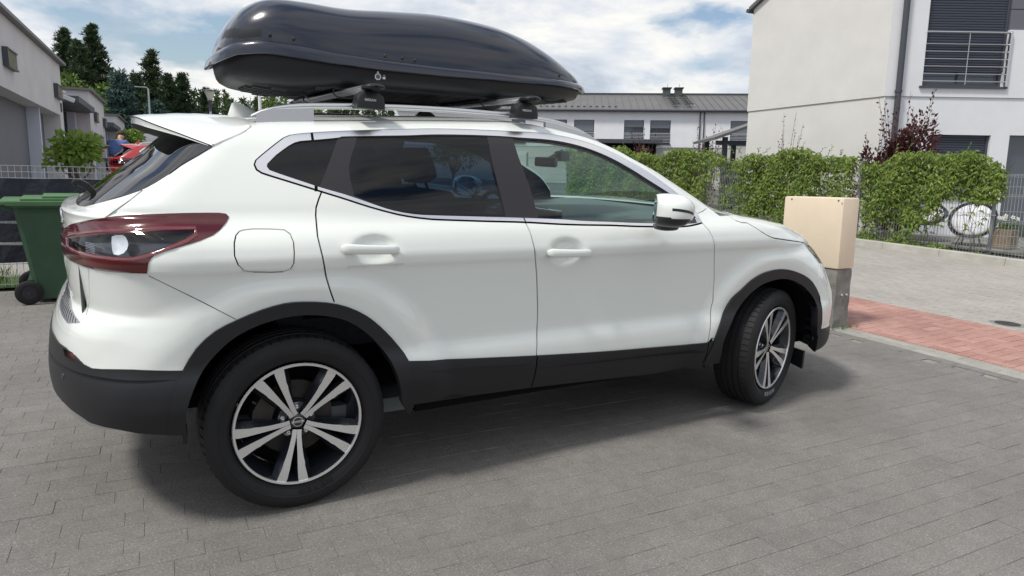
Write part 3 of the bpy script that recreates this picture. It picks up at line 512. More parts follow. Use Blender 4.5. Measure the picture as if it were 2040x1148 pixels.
def panel(name, ids, mt, parent, off=0.0, rim=.012, side=-1, both=False, smt=None):
    """the triangles of one label as a shell with a turned-in edge"""
    sel = TRI[np.isin(lab, ids)]
    if not len(sel): return None
    area = np.linalg.norm(np.cross(V3[sel[:, 1]] - V3[sel[:, 0]], V3[sel[:, 2]] - V3[sel[:, 0]]), axis=1); sel = sel[area > 1e-10]
    used, invx = np.unique(sel, return_inverse=True); tri = invx.reshape(-1, 3)
    v = V3[used] + N3[used] * off; nn = N3[used].copy(); cnt = {}
    for a, b, c in tri:
        for e in ((a, b), (b, c), (c, a)): cnt[e] = cnt.get(e, 0) + 1
    be = [e for e in cnt if (e[1], e[0]) not in cnt]; vs_ = [v]; ns = [nn]; fs = [tuple(t) for t in tri]; nf = [tuple(nn[i] for i in t) for t in tri]
    if rim > 0:
        be = [e for e in be if not (abs(v[e[0]][1]) < .002 and abs(v[e[1]][1]) < .002)]
        idx = {}; ex = []
        for e in be:
            for i in e:
                if i not in idx: idx[i] = len(v) + len(ex); ex.append(v[i] - nn[i] * rim)
        if ex: vs_.append(np.array(ex))
        vv = np.concatenate(vs_)
        for a, b in be:
            q = (b, a, idx[a], idx[b]); n_ = np.cross(vv[a] - vv[b], vv[idx[a]] - vv[b]); n_ = n_ / (np.linalg.norm(n_) + 1e-12); fs.append(q); nf.append((n_,) * 4)
    vv = np.concatenate(vs_)
    if side > 0:
        vv = vv * [1, -1, 1]; fs = [f[::-1] for f in fs]; nf = [tuple(n * [1, -1, 1] for n in q[::-1]) for q in nf]
    if both:
        k = len(vv); f2 = [tuple(i + k for i in f[::-1]) for f in fs]; n2 = [tuple(n * [1, -1, 1] for n in q[::-1]) for q in nf]
        vv = np.concatenate([vv, vv * [1, -1, 1]]); fs = fs + f2; nf = nf + n2
    o = mesh(name, vv, fs, mt, parent, True); o.data.normals_split_custom_set([tuple(n) for q in nf for n in q])
    return o
ID = lambda *n: [names.index(k) for k in n if k in names]
def wheel_parts(root, right=True, letter=False):
    """tyre, rim with five split spokes, brake; axis Y, outer face towards -Y; centre at origin"""
    w = root
    # tyre: carcass with a tread of ribs and shoulder sipes
    prof = [(.243, -.083), (.250, -.096), (.262, -.104), (.285, -.1115), (.305, -.112), (.320, -.107), (.330, -.099), (.3355, -.094), (.3368, -.093), (.3400, -.083), (.3425, -.066), (.3432, -.058), (.3365, -.056), (.3365, -.048), (.3440, -.046), (.3452, -.024), (.3380, -.022), (.3380, -.012), (.3455, -.010)]
    prof = prof + [(r_, -a_) for r_, a_ in prof[::-1]]
    v = []; f = []; m = len(prof); nb = 64; cols = []
    for k in range(nb):
        for d, cut in ((0, 0), (.76, 0), (.80, 1), (.96, 1)): cols.append(((k + d) / nb * 2 * PI, cut))
    for a_, cut in cols:
        for j, (r_, ax) in enumerate(prof):
            jj = min(j, m - 1 - j); rr = r_ - (.0045 if cut and 8 <= jj <= 11 else 0); v.append((rr * math.cos(a_ + (.02 if j > m / 2 else 0)), ax, rr * math.sin(a_ + (.02 if j > m / 2 else 0))))
    n = len(cols)
    for k in range(n):
        k2 = (k + 1) % n; f += [(k * m + j, k * m + j + 1, k2 * m + j + 1, k2 * m + j) for j in range(m - 1)]
    t = mesh('tyre', v, f, M['rubber'], w, True, angle=38); bm = bmesh.new(); bm.from_mesh(t.data); bmesh.ops.recalc_face_normals(bm, faces=bm.faces[:]); bm.to_mesh(t.data); bm.free(); t.data.set_sharp_from_angle(angle=R(32))
    ring = MB().lathe([(.2865, -.1118), (.2885, -.1135), (.2905, -.1122)], 72); ring.lathe([(.2565, -.1000), (.2580, -.1025), (.2595, -.1018)], 72); ring.build('sidewall_ring', M['rubber'], t, True)
    def curved(txt, size, rad, a0, name='lettering'):
        step = size * .80 / rad
        for i, ch in enumerate(txt):
            an = a0 - (i - (len(txt) - 1) / 2) * step
            Mx = Matrix.Rotation(-0, 4, 'Y') @ Matrix.Translation((rad * math.cos(an), -.1122, rad * math.sin(an))) @ Matrix(((math.sin(an), math.cos(an), 0, 0), (0, 0, -1, 0), (-math.cos(an), math.sin(an), 0, 0), (0, 0, 0, 1)))
            text_mesh(name, ch, size, Mx, M['pole' if letter else 'rubber'], t, .0009)
    curved('NEXEN', .034, .268, R(-92) if letter else R(-78)); 
    # rim
    rim = MB().lathe([(.240, -.093), (.2418, -.101), (.2390, -.1045), (.2315, -.1035), (.2300, -.099)], 96); ro = rim.build('rim', [M['rimface']], w, True, 50)
    bar = MB().lathe([(.232, -.100), (.2285, -.092), (.222, -.070), (.214, -.045), (.208, -.01), (.206, .07), (.215, .095)], 96); bar.build('barrel', M['rimdark'], ro, True, 60)
    def A(r_): return -.100 + .030 * (1 - min(1, r_ / .232)) ** 1.3 + .0
    sp = MB(); dk = MB()
    for k in range(5):
        rot = -PI / 2 - R(7.8) + k * 2 * PI / 5
        for sgn in (1, -1):
            poly = [(.030, .0170), (.050, .0175), (.100, .0255), (.140, .0345), (.152, .0400), (.166, .0405), (.2240, .0600), (.2290, .0400), (.2318, .0225), (.180, .0150), (.120, .0085), (.075, .0030), (.062, .0012), (.046, .0006), (.030, .0006)]
            def pt(q, d=0, g=0.0):
                r_, x = q; x = x * sgn; X = math.cos(rot) * r_ - math.sin(rot) * x; Z = math.sin(rot) * r_ + math.cos(rot) * x; return (X, A(r_) + d, Z)
            n = len(poly)
            # face split in quads along the arm: outer chain and inner chain
            oc = poly[:7]; ic = poly[:6:-1]; K = 9
            def samp(ch, t):
                L_ = [0]; 
                for i in range(1, len(ch)): L_.append(L_[-1] + math.dist(ch[i - 1], ch[i]))
                d = t * L_[-1]
                for i in range(1, len(ch)):
                    if d <= L_[i] + 1e-9: u = (d - L_[i - 1]) / max(1e-9, L_[i] - L_[i - 1]); return (ch[i - 1][0] + (ch[i][0] - ch[i - 1][0]) * u, ch[i - 1][1] + (ch[i][1] - ch[i - 1][1]) * u)
                return ch[-1]
            T_ = [i / 14 for i in range(15)]; o_ = [samp(oc, t_) for t_ in T_]; i_ = [samp(ic, t_) for t_ in T_]
            sp.add([pt(q) for q in o_] + [pt(q) for q in i_], [(i, i + 1, 16 + i, 15 + i) for i in range(14)])
            # dark side walls, outer ones slope outwards like the deep pockets in the cast wheel
            wall = [(q[0], q[1] + .004 + .020 * max(0, min(1, (q[0] - .05) / .14)) * (1 - .55 * max(0, (q[0] - .17) / .07))) for q in o_]
            dk.add([pt(q, .0008) for q in o_] + [pt(q, .026) for q in wall], [(i, i + 1, 16 + i, 15 + i) for i in range(14)])
            dk.add([pt(q, .026) for q in wall] + [pt(q, .050) for q in wall], [(i, i + 1, 16 + i, 15 + i) for i in range(14)])
            inn = [(q[0], max(.0005, q[1] - .006)) for q in i_]
            dk.add([pt(q, .0008) for q in i_] + [pt(q, .030) for q in inn], [(i, i + 1, 16 + i, 15 + i) for i in range(14)])
            dk.add([pt(q, .034) for q in wall] + [pt((q[0], 0), .034) for q in wall], [(i, i + 1, 16 + i, 15 + i) for i in range(14) if o_[i][0] < .10])
    so = sp.build('spokes', M['rimface'], ro); dk.build('spoke_sides', M['rimdark'], so, True, 30)
    hub = MB().lathe([(.006, -.062), (.030, -.0635), (.034, -.060), (.040, -.052), (.072, -.046), (.078, -.030), (.080, .0)], 48); hub.build('hub', M['rimdark'], ro, True)
    cap = MB().lathe([(0, -.0705), (.020, -.070), (.0275, -.068), (.029, -.063), (.030, -.055)], 36); co = cap.build('centre_cap', M['gloss'], ro, True)
    lg = MB().lathe([(.0165, -.0712), (.0165, -.0722), (.0195, -.0718), (.0195, -.0705)], 36); lg.box((-.0235, -.0735, -.0040), (.0235, -.0700, .0040), bev=.0006); lg.build('emblem', M['chrome'], co, True)
    text_mesh('emblem_lettering', 'NISSAN', .0085, Matrix.Translation((0, -.0737, 0)) @ Matrix.Rotation(PI / 2, 4, 'X'), M['gloss'], co, .0002)
    nut = MB()
    for k in range(5):
        an = PI / 2 + k * 2 * PI / 5; Mx = Matrix.Translation((.0555 * math.cos(an), 0, .0555 * math.sin(an)))
        nut.lathe([(.0, -.060), (.006, -.062), (.0095, -.060), (.0105, -.045)], 6, Mx); nut.lathe([(.0, -.047), (.0145, -.047), (.0155, -.051), (.017, -.047)], 16, Mx)
    [split_build(q_, 'wheel_nut', M['steel'], ro, True, 30) for q_ in (nut,)]
    vl = MB().tube([(.20 * math.cos(2.55), -.088, .20 * math.sin(2.55)), (.185 * math.cos(2.55), -.094, .185 * math.sin(2.55))], .004, 8); vl.build('valve', M['plastic'], ro)
    bd = MB().lathe([(.02, -.030), (.07, -.030), (.075, -.012), (.085, -.010), (.148, -.010), (.150, 0), (.148, .012)], 64); bo = bd.build('brake_disc', M['brake'], w, True)
    cl = MB(); 
    arc = [(r_, an) for r_, an in ((.10, 2.5), (.165, 2.45), (.168, 2.8), (.166, 3.2), (.10, 3.3))]
    cl.prism([(r_ * math.cos(an), r_ * math.sin(an)) for r_, an in arc], -.045, .03, lambda u, v, d: (u, d, v)); cl.build('brake_caliper', M['brake'], bo)
    bk = MB().lathe([(.0, .05), (.20, .05), (.205, .02)], 40); bk.build('backing_plate', M['shell'], w)
    return w
def make_car(name='parked_car', paint=None):
    paint = paint or M['paint']; root = empty(name)
    body = panel('body', ID('body'), paint, root, both=True)
    panel('underbody_shell', [i for i in range(len(names)) if names[i] not in ('quarter_glass', 'rear_door_glass', 'front_door_glass', 'rear_window', 'windscreen', 'lamp_clear')] , M['shell'], body, off=-.014, rim=.0, both=True)
    gapsel = None
    for sd in (-1, 1):
        d1 = panel('front_door', ID('front_door'), paint, root, side=sd); d2 = panel('rear_door', ID('rear_door'), paint, root, side=sd)
        panel('window_glass', ID('front_door_glass'), M['clear'], d1, -.004, 0, sd); panel('window_glass', ID('rear_door_glass'), M['tint'], d2, -.003, 0, sd)
        panel('quarter_window', ID('quarter_glass'), M['tint'], root, -.003, 0, sd)
        panel('window_frame', ID('window_frame'), M['pillar'], root, -.001, .02, sd); panel('window_trim', ID('chrome_trim'), M['chrome'], root, .004, .010, sd)
        panel('weather_strip', ID('weather_strip', 'door_gap'), M['shell'], root, -.002, .006, sd)
        panel('fuel_door', ID('fuel_door'), paint, root, 0, .01, sd) if sd < 0 else panel('quarter_patch', ID('fuel_door'), paint, body, 0, 0, sd)
        lf = panel('wheel_arch_flare', ID('front_flare'), M['plastic'], root, .012, .045, sd); panel('wheel_arch_flare', ID('rear_flare'), M['plastic'], root, .012, .045, sd)
        panel('side_cladding', ID('cladding'), M['plastic'], root, .008, .05, sd)
        tl = panel('tail_lamp', ID('tail_lamp'), M['redlens'], root, .003, .012, sd); panel('clear_lens', ID('lamp_clear'), M['lens'], tl, .002, 0, sd); panel('lamp_inside', ID('lamp_clear'), M['lampdark'], tl, -.040, 0, sd)
        panel('headlamp', ID('headlamp'), M['lens'], root, .001, .01, sd)
    panel('tailgate', ID('tailgate'), paint, root, both=True); panel('rear_window', ID('rear_window'), M['tint2'], root, -.004, .003, both=True)
    panel('windscreen', ID('windscreen'), M['clear'], root, -.003, 0, both=True); panel('bonnet', ID('bonnet'), paint, root, both=True)
    rb = panel('rear_bumper', ID('rear_bumper'), paint, root, .001, both=True); panel('bumper_cladding', ID('rear_bumper_lower'), M['plastic'], rb, .006, .05, both=True)
    for sd in (-1, 1): panel('fog_lamp', ID('fog_lamp'), M['redlens'], rb, -.004, .004, sd)
    fb = panel('front_bumper', ID('front_bumper'), paint, root, .001, both=True); panel('bumper_cladding', ID('front_bumper_lower'), M['plastic'], fb, .004, .05, both=True); panel('grille', ID('grille'), M['plastic2'], fb, -.01, .01, both=True)
    return root, tl, rb
car, lampobj, rbump = make_car()
tag(car, 'white crossover with a dark roof box, parked side-on on the dark paving', 'car')
M['reflector'] = mat('frosted_reflector', (.80, .82, .84), .45)
def near_lamp(parent):
    """what shows inside the near tail lamp: bright reflector bowl and light bar"""
    pl = S(TR['lamp_reflector']); s_ = np.array([q[0] for q in pl]); h_ = np.array([q[1] for q in pl]); c = np.array([[s_.mean(), h_.mean()]])
    rings = []
    for f_, d in ((1, -.003), (.8, -.010), (.5, -.015), (.02, -.017)):
        q = c + (np.stack([s_, h_], 1) - c) * f_; rings.append(P(q[:, 0], q[:, 1]) + NRM(q[:, 0], q[:, 1]) * d)
    v = np.concatenate(rings); n = len(pl); f = [(r * n + i, r * n + (i + 1) % n, (r + 1) * n + (i + 1) % n, (r + 1) * n + i) for r in range(3) for i in range(n)]
    mesh('reflector', v, f, M['reflector'], parent, True)
    for off, w, nm, key in ((.0, .009, 'light_bar', 'redlens'),):
        q = np.array(S(grow(TR['lamp_clear'], .005))); a = P(q[:, 0], q[:, 1]) + NRM(q[:, 0], q[:, 1]) * .0065; q2 = np.array(grow([tuple(x) for x in q], .008)); b = P(q2[:, 0], q2[:, 1]) + NRM(q2[:, 0], q2[:, 1]) * .005
        q3 = np.array(grow([tuple(x) for x in q], -.004)); c3 = P(q3[:, 0], q3[:, 1]) + NRM(q3[:, 0], q3[:, 1]) * .001
        n = len(q); mesh(nm, np.concatenate([c3, a, b]), [(r * n + i, r * n + (i + 1) % n, (r + 1) * n + (i + 1) % n, (r + 1) * n + i) for r in range(2) for i in range(n)], M['redbar'], parent, True)
    rb_ = MB()
    for k in range(13):
        hh = .970 + .0085 * k * .62; a, b_2 = -.664, -.628; 
        p0 = P(a, hh) + NRM(a, hh) * -.004; p1 = P(b_2, hh) + NRM(b_2, hh) * -.004; rb_.tube([p0, p1], .0014, 5)
    rb_.build('lens_ribs', M['silver'], parent)
M['redbar'] = mat('bright_red_lamp_bar', (.13, .004, .009), .08, coat=1.0, spec=.8)
near = [o for o in car.children if o.name.startswith('tail_lamp')][0]; near_lamp(near)
# bumper step plate, ribbed bright steel
st_o = MB(); so, si = S(TR['step_out'], False, .02), S(TR['step_in'][::-1], False, .02)
pl = panel('step_plate', ID('step_plate'), M['alu'], rbump, .003, .004, both=True)
for k in range(22):
    s_ = -1.0 + k * .0135; h0_ = float(np.interp(s_, [q[0] for q in so], [q[1] for q in so])); h1_ = float(np.interp(s_, [q[0] for q in si], [q[1] for q in si])); hh = h0_ + (h1_ - h0_) * .12; h1_ = h0_ + (h1_ - h0_) * .85
    st_o.tube([tuple(P(s_, hh + (h1_ - hh) * u) + NRM(s_, hh + (h1_ - hh) * u) * .0036) for u in (0, .33, .66, 1)], .0013, 5)
st_o.build('step_ribs', M['plastic'], pl, True)
sq = P(-.775, .545); nq = NRM(-.775, .545); qx = Vector(tuple(nq)).to_track_quat('-Y', 'Z').to_matrix().to_4x4()
MB().lathe([(0, -.0015), (.0095, -.001), (.0105, .001), (.0125, .001), (.0130, .004)], 20, Matrix.Translation(tuple(sq + nq * .007)) @ qx).build('parking_sensor', M['plastic2'], rbump, True)
# door handles
def handle(door, s0, h0, s1, h1):
    mb = MB(); n = 14; m = 12; v = []
    for i in range(n + 1):
        t = i / n; s = s0 + (s1 - s0) * t; h = h0 + (h1 - h0) * t; c = np.array([s, -halfw(s, h0) if False else P((s0 + s1) / 2 + (s - (s0 + s1) / 2), h)[1], h])
        base = P(s0, h0)[1] * (1 - t) + P(s1, h1)[1] * t; e = min(1, min(t, 1 - t) * 14 + .25) ** .5; yy = base - .012 - .020 * math.sin(PI * t) ** .5
        for k in range(m):
            an = 2 * PI * k / m; v.append((s, yy + .0090 * math.cos(an) * e, h + (.0195 - .003 * t) * math.copysign(abs(math.sin(an)) ** .7, math.sin(an)) * e))
    f = [(i * m + k, i * m + (k + 1) % m, (i + 1) * m + (k + 1) % m, (i + 1) * m + k) for i in range(n) for k in range(m)] + [tuple(range(m)), tuple(range(n * m, n * m + m))]
    mb.add(v, f); o = mb.build('door_handle', M['paint'], door, True, 60)
    b = MB(); 
    for t in (.10, .90):
        s = s0 + (s1 - s0) * t; h = h0 + (h1 - h0) * t; y = float(P(s, h)[1]); b.box((s - .016, y - .022, h - .010), (s + .016, y + .01, h + .010), bev=.004)
    split_build(b, 'handle_mount', M['paint'], o, True)
doors = {o.name: o for o in car.children}
(hr0, hr1), (hf0, hf1) = TR['handleR'], TR['handleF']
handle(doors['rear_door'], hr0[0], hr0[1], hr1[0], hr1[1]); handle(doors['front_door'], hf0[0], hf0[1], hf1[0], hf1[1])
kh = MB().lathe([(0, -.004), (.006, -.004), (.0072, -.001), (.0072, .003)], 20, Matrix.Translation((hf0[0] + .052, float(P(hf0[0], hf0[1])[1]) - .0245, hf0[1] - .002))); kh.build('lock_cylinder', M['steel'], doors['front_door'])
M['mglass'] = mat('mirror_glass', (.5, .52, .55), .04, metal=1)
# door mirror
def blob(mb, c, r, e1=.75, e2=.75, nu=28, nv=18, cut=None, shear=0):
    sg = lambda a, e: math.copysign(abs(a) ** e, a); v = []
    for i in range(nv + 1):
        ph = -PI / 2 + PI * i / nv
        for k in range(nu):
            th = 2 * PI * k / nu; x, y, z = sg(math.cos(ph), e1) * sg(math.cos(th), e2), sg(math.cos(ph), e1) * sg(math.sin(th), e2), sg(math.sin(ph), e1)
            if cut: x, y, z = cut(x, y, z)
            v.append((c[0] + r[0] * x, c[1] + r[1] * y, c[2] + r[2] * z))
    return mb.add(v, [(i * nu + k, i * nu + (k + 1) % nu, (i + 1) * nu + (k + 1) % nu, (i + 1) * nu + k) for i in range(nv) for k in range(nu)])
def mirror_y(o, x, z, sd):
    from mathutils.bvhtree import BVHTree
    t_ = BVHTree.FromPolygons([v.co for v in o.data.vertices], [tuple(p.vertices) for p in o.data.polygons]); h_ = t_.ray_cast(Vector((x, sd * 2, z)), Vector((0, -sd, 0)))
    return h_[0].y if h_[0] else sd * 1.12
for sd in (-1, 1):
    mc = (1.642, 1.035 * sd, 1.160); r_ = (.098, .122 * -sd if sd > 0 else .122, .076)
    def shp(x, y, z): # flat towards the rear, tapering to the front and downwards
        f_ = 1 - .34 * max(0, x) ** 1.5; xx = max(x, -.84 + .95 * max(-.2, y * (1 if sd < 0 else -1))); return (xx + .10 * z * (xx > 0), y * (1 - .18 * max(0, x)) , z * f_ * (1 if z > 0 else .98) + (-.10 * max(0, x)))
    up_ = MB(); blob(up_, mc, (r_[0], .122, r_[2]), .72, .80, 72, 48, shp)
    mir = up_.build('door_mirror', [M['paint'], M['plastic2'], M['gloss']], car, True, 50); me = mir.data
    for p_ in me.polygons:
        c = p_.center; zc = c.z - mc[2] + .25 * (c.x - mc[0])
        if c.z - mc[2] < -.030 - .06 * (c.x - mc[0]) - .16 * max(0, c.x - mc[0] - .02): p_.material_index = 1
        pass
    me.materials[2] = M['mglass']
    for p_ in me.polygons:
        if p_.normal.x * -.77 + p_.normal.y * -sd * .64 > .985: p_.material_index = 2
    stp = MB(); pts3 = []
    sx = [(-.074 + .151 * i / 15, .020 - .030 * (i / 15) ** 1.7) for i in range(16)]
    for (dx, dz) in sx:
        k = max(-1, min(1, dx / .1)); yy = mirror_y(mir, mc[0] + dx, mc[2] + dz - .008, sd) + sd * .0012; pts3.append((mc[0] + dx, yy, mc[2] + dz - .008))
    v = []; 
    for i, q in enumerate(pts3): w_ = .006 if i < 13 else (.0055, .004, .001)[i - 13]; v += [(q[0], q[1], q[2] + w_), (q[0], q[1], q[2] - w_)]
    stp.add(v + [(a, b - sd * .006, c) for a, b, c in v], [(2 * i, 2 * i + 1, 2 * i + 3, 2 * i + 2) for i in range(15)] + [(2 * i, 2 * i + 2, 34 + 2 * i, 32 + 2 * i) for i in range(15)] + [(2 * i + 1, 2 * i + 3, 35 + 2 * i, 33 + 2 * i) for i in range(15)])
    stp.build('indicator_strip', M['lampdark'], mir)
    arm = MB(); blob(arm, (1.70, .955 * sd, 1.078), (.055, .055, .020), .7, .7, 20, 12); arm.build('mirror_arm', M['plastic2'], mir, True)
    # black corner triangle in front of the door glass
    tri_ = [(1.86, 1.098), (1.985, 1.093), (1.975, 1.20), (1.93, 1.20)]
# roof rails
for sd in (-1, 1):
    y = .522 * sd; rail = MB(); path = [(-.085, 1.492), (-.05, 1.510), (.0, 1.523), (.06, 1.532), (.14, 1.540), (.30, 1.550), (.52, 1.560), (.75, 1.5645), (1.0, 1.5625), (1.12, 1.5585), (1.24, 1.551), (1.33, 1.540), (1.42, 1.522), (1.50, 1.500), (1.57, 1.474), (1.62, 1.452)]
    path = [(x + (x + .57) * .0135, z + .003) for x, z in path]
    P2 = smooth_poly(path, False, .03); v = []; m = 12
    for i, (x, z) in enumerate(P2):
        t = i / (len(P2) - 1); e = min(1, .35 + t * 7, .35 + (1 - t) * 5); yy = y - sd * (.015 * (1 - e)) - sd * .03 * max(0, (x - 1.25) / .4) ** 1.2
        for k in range(m):
            an = 2 * PI * k / m; v.append((x, yy + .017 * math.cos(an), z + (.0125 * math.sin(an)) * e - .004 * (1 - e)))
    n = len(P2); rail.add(v, [(i * m + k, i * m + (k + 1) % m, (i + 1) * m + (k + 1) % m, (i + 1) * m + k) for i in range(n - 1) for k in range(m)] + [tuple(range(m)), tuple(range(n * m - m, n * m))])
    ro_ = rail.build('roof_rail', M['alu'], car, True, 60)
    base = MB()
    def zroof(x, yy): 
        hh = np.linspace(1.40, 1.586, 300); q = P(np.full(300, x), hh); i = int(np.argmin(np.abs(q[:, 1] + abs(yy)))); return float(q[i, 2])
    prev = None
    for x0, x1 in ((-.06, .16), (1.27, 1.62)):
        xs = np.linspace(x0, x1, 8); v = []
        for x in xs:
            zt = np.interp(x, [a for a, b in path], [b for a, b in path]); zb = min(zt - .004, zroof(x, y) - .01)
            for yy in (-.010, .010): v += [(x, y - sd * .03 * max(0, (x - 1.25) / .4) ** 1.2 + yy, zb), (x, y - sd * .03 * max(0, (x - 1.25) / .4) ** 1.2 + yy, zt - .002)]
        base.add(v, [(4 * i + a, 4 * i + b, 4 * i + 4 + b, 4 * i + 4 + a) for i in range(7) for a, b in ((0, 1), (1, 3), (3, 2), (2, 0))] + [(0, 1, 3, 2), (28, 29, 31, 30)])
    split_build(base, 'rail_foot', M['alu'], ro_)
# spoiler: lofted across the car, closed, with black side fins
def spoiler():
    Y = [0, .15, .30, .40, .48, .54, .60, .655]; TX = [-.475, -.470, -.458, -.440, -.385, -.335, -.283, -.240]; TZ = [1.480, 1.478, 1.470, 1.458, 1.434, 1.414, 1.392, 1.374]
    TH = [.032, .032, .031, .028, .020, .014, .010, .007]; JY = [0, .30, .381, .50, .584, .600, .617, .630, .640, .655]; JX = [-.084, -.085, -.086, -.088, -.091, -.102, -.118, -.142, -.173, -.230]; JZ = [1.503, 1.494, 1.488, 1.470, 1.454, 1.444, 1.433, 1.418, 1.404, 1.377]; secs = []
    ys_ = [-.655, -.648, -.640, -.630, -.617, -.60, -.585, -.56, -.535, -.51, -.485, -.46, -.43, -.40, -.35, -.30, -.2, -.1, 0]; ys_ = ys_ + [-q for q in ys_[-2::-1]]
    for y in ys_:
        a = abs(y); tx, tz, th_ = (float(pchip(Y, k)(a)) for k in (TX, TZ, TH)); jx = float(np.interp(a, JY, JX)); jz = float(np.interp(a, JY, JZ))
        pts_ = [(tx + .003, tz - .006), (tx, tz), (tx + .006, tz + .004)]
        for u in (.2, .4, .6, .8, .95): pts_.append((tx + (jx - tx) * u, tz + (jz - tz) * u + (.014 * u * (1 - u) * 4 * max(0, 1 - a / .655) ** .7 + .002)))
        pts_ += [(jx, jz), (jx, jz - .02), (max(jx - .05, min(tx + .02, jx)), jz - .05 * min(1, (jx - tx) / .08)), (min(jx, max(-.31 + .06 * a, tx + .03 + .02 * (a < .4))), tz - th_ - .022 * max(0, 1 - a / .6)), (min(jx, tx + .018), tz - th_ * 1.05), (tx + .002, tz - th_ * .9)]
        secs.append([(x, y, z) for x, z in pts_])
    return secs
sc = spoiler(); m = len(sc[0]); v = [q for s_ in sc for q in s_]; f = [(i * m + k, i * m + (k + 1) % m, (i + 1) * m + (k + 1) % m, (i + 1) * m + k) for i in range(len(sc) - 1) for k in range(m)] + [tuple(range(m)), tuple(range((len(sc) - 1) * m, len(sc) * m))]
sb = MB().add(v, f); spo = sb.build('roof_spoiler', [M['paint'], M['plastic2']], car, True, 40)
for p_ in spo.data.polygons:
    if p_.normal.z < -.35: p_.material_index = 1
for sd in (-1, 1):   # fins between spoiler and rear window
    fp = [(-.385, 1.300), (-.330, 1.330), (-.295, 1.365), (-.225, 1.398), (-.215, 1.382), (-.290, 1.330), (-.360, 1.285)]
    outer_ = [(-.378, 1.312), (-.336, 1.351), (-.282, 1.393), (-.232, 1.432)]
    fo = [P(a, b) + NRM(a, b) * .004 for a, b in outer_]; fo = [(q[0], q[1] * -sd if sd > 0 else q[1], q[2]) for q in fo]
    inn = [(-.345, .50, 1.325), (-.330, .485, 1.352), (-.322, .475, 1.385), (-.318, .47, 1.42)]
    i3 = [(a, b * sd, c) for a, b, c in inn]; o3 = [(q[0], sd * abs(q[1]), q[2]) for q in fo]
    bk = [(x + .02, y_ - sd * .02, z) for x, y_, z in i3]
    MB().add(o3 + i3 + bk, [(i, i + 1, 5 + i, 4 + i) for i in range(3)] + [(4 + i, 5 + i, 9 + i, 8 + i) for i in range(3)]).build('spoiler_fin', M['plastic2'], spo, True, 60)
# shark fin aerial
fin = MB(); v = []; prof = [(-.088, 0), (-.070, .052), (-.050, .056), (-.02, .047), (.02, .030), (.06, .010), (.08, 0)]
for x, h_ in prof:
    w_ = .030 * (1 - ((x + .0) / .095) ** 2 * .6) ; z0 = 1.512 + .1 * 0
    for u, k in ((-1, 0), (-.55, .55), (-.16, 1), (.16, 1), (.55, .55), (1, 0)): v.append((x, u * w_ * (1 if k < 1 else .6), z0 + h_ * k + (.0 if k else -.01)))
fin.add(v, [(i * 6 + k, i * 6 + k + 1, i * 6 + 7 + k, i * 6 + 6 + k) for i in range(6) for k in range(5)]); fin.build('roof_aerial', M['paint'], car, True, 50)
# rear wiper
wp = MB(); wy = -.10
wp.prism([(-.700, 1.205), (-.690, 1.222), (-.665, 1.221), (-.640, 1.205), (-.600, 1.152), (-.607, 1.143), (-.655, 1.182), (-.680, 1.198), (-.690, 1.190)], -.135, -.085, lambda u, w, d: (u, d, w))
wo_ = wp.build('rear_wiper', M['plastic'], car); bmod = wo_.modifiers.new('b', 'BEVEL'); bmod.width = .006; bmod.segments = 2
wb = MB().tube([(-.612, -.10, 1.170), (-.642, .10, 1.166), (-.650, .32, 1.165)], .006); wb.build('wiper_blade', M['plastic'], wo_)
# rear badge on the tailgate edge
bd_ = MB(); 
for k in (0, 1):
    q = [P(-.965 + .012 * math.cos(a) * (1 - .0), 1.075 + .030 * math.sin(a)) + NRM(-.965, 1.075) * .006 for a in np.linspace(0, 2 * PI, 20)]
bd_.tube([tuple(x) for x in q], .004, 6); bd_.build('rear_emblem', M['chrome'], car, True)
# wheels
def wheel(x, y, steer, letter, flip=False):
    w = empty('wheel', (x, y, .345)); w.parent = car; w.rotation_euler = (0, 0, steer + (PI if flip else 0)); wheel_parts(w, letter=letter); return w
wheel(0.0, -.772, 0, False); ST = 0.2898; wheel(2.646 + .06 * math.sin(ST), -.70 - .065 * math.cos(ST), ST, True)
def wheel_copy(src, x, y, steer):
    w = src.copy(); COL.objects.link(w); w.location = (x, y, .345); w.rotation_euler = (0, 0, steer); w.parent = car
    for c in src.children:
        d = c.copy(); COL.objects.link(d); d.parent = w
    return w
w1 = [o for o in car.children if o.name.startswith('wheel') and o.type == 'EMPTY']
wheel_copy(w1[0], 0, .772, PI); wheel_copy(w1[1], 2.646, .765, PI + ST)
# wheel housings, floor, cabin
wl_ = MB()
for cx, cz, r0 in ((.02, .36, .425), (2.635, .35, .425)):
    for sd in (-1, 1):
        n = 26; v = []
        for i in range(n + 1):
            an = R(3) + R(174) * i / n
            for yy, rr in ((.885, .0), (.80, .012), (.46, .012)): v.append((cx + (r0 + rr) * math.cos(an), yy * sd, cz + (r0 + rr) * math.sin(an)))
        wl_.add(v, [(3 * i + k, 3 * i + 3 + k, 3 * i + 4 + k, 3 * i + 1 + k) for i in range(n) for k in (0, 1)])
        wl_.add([(cx + (r0 + .02) * math.cos(a), .46 * sd, cz + (r0 + .02) * math.sin(a)) for a in np.linspace(R(3), R(177), 27)], [tuple(range(27))])
split_build(wl_, 'wheel_housing', M['shell'], car)
for cx, cz in ((2.635, .35),):   # slotted liner panel seen ahead of the front tyre
    lm = MB()
    for k in range(4): lm.box((3.035, -.865, .36 + k * .055), (3.040, -.80, .385 + k * .055))
    lm.build('liner_slots', M['gloss'], car)
fl_ = MB().box((-.62, -.68, .40), (.5, .68, .46)); fl_.box((.501, -.80, .29), (2.1, .80, .35)); fl_.box((2.101, -.68, .29), (3.2, .68, .34)); fl_.build('floor_pan', M['shell'], car)
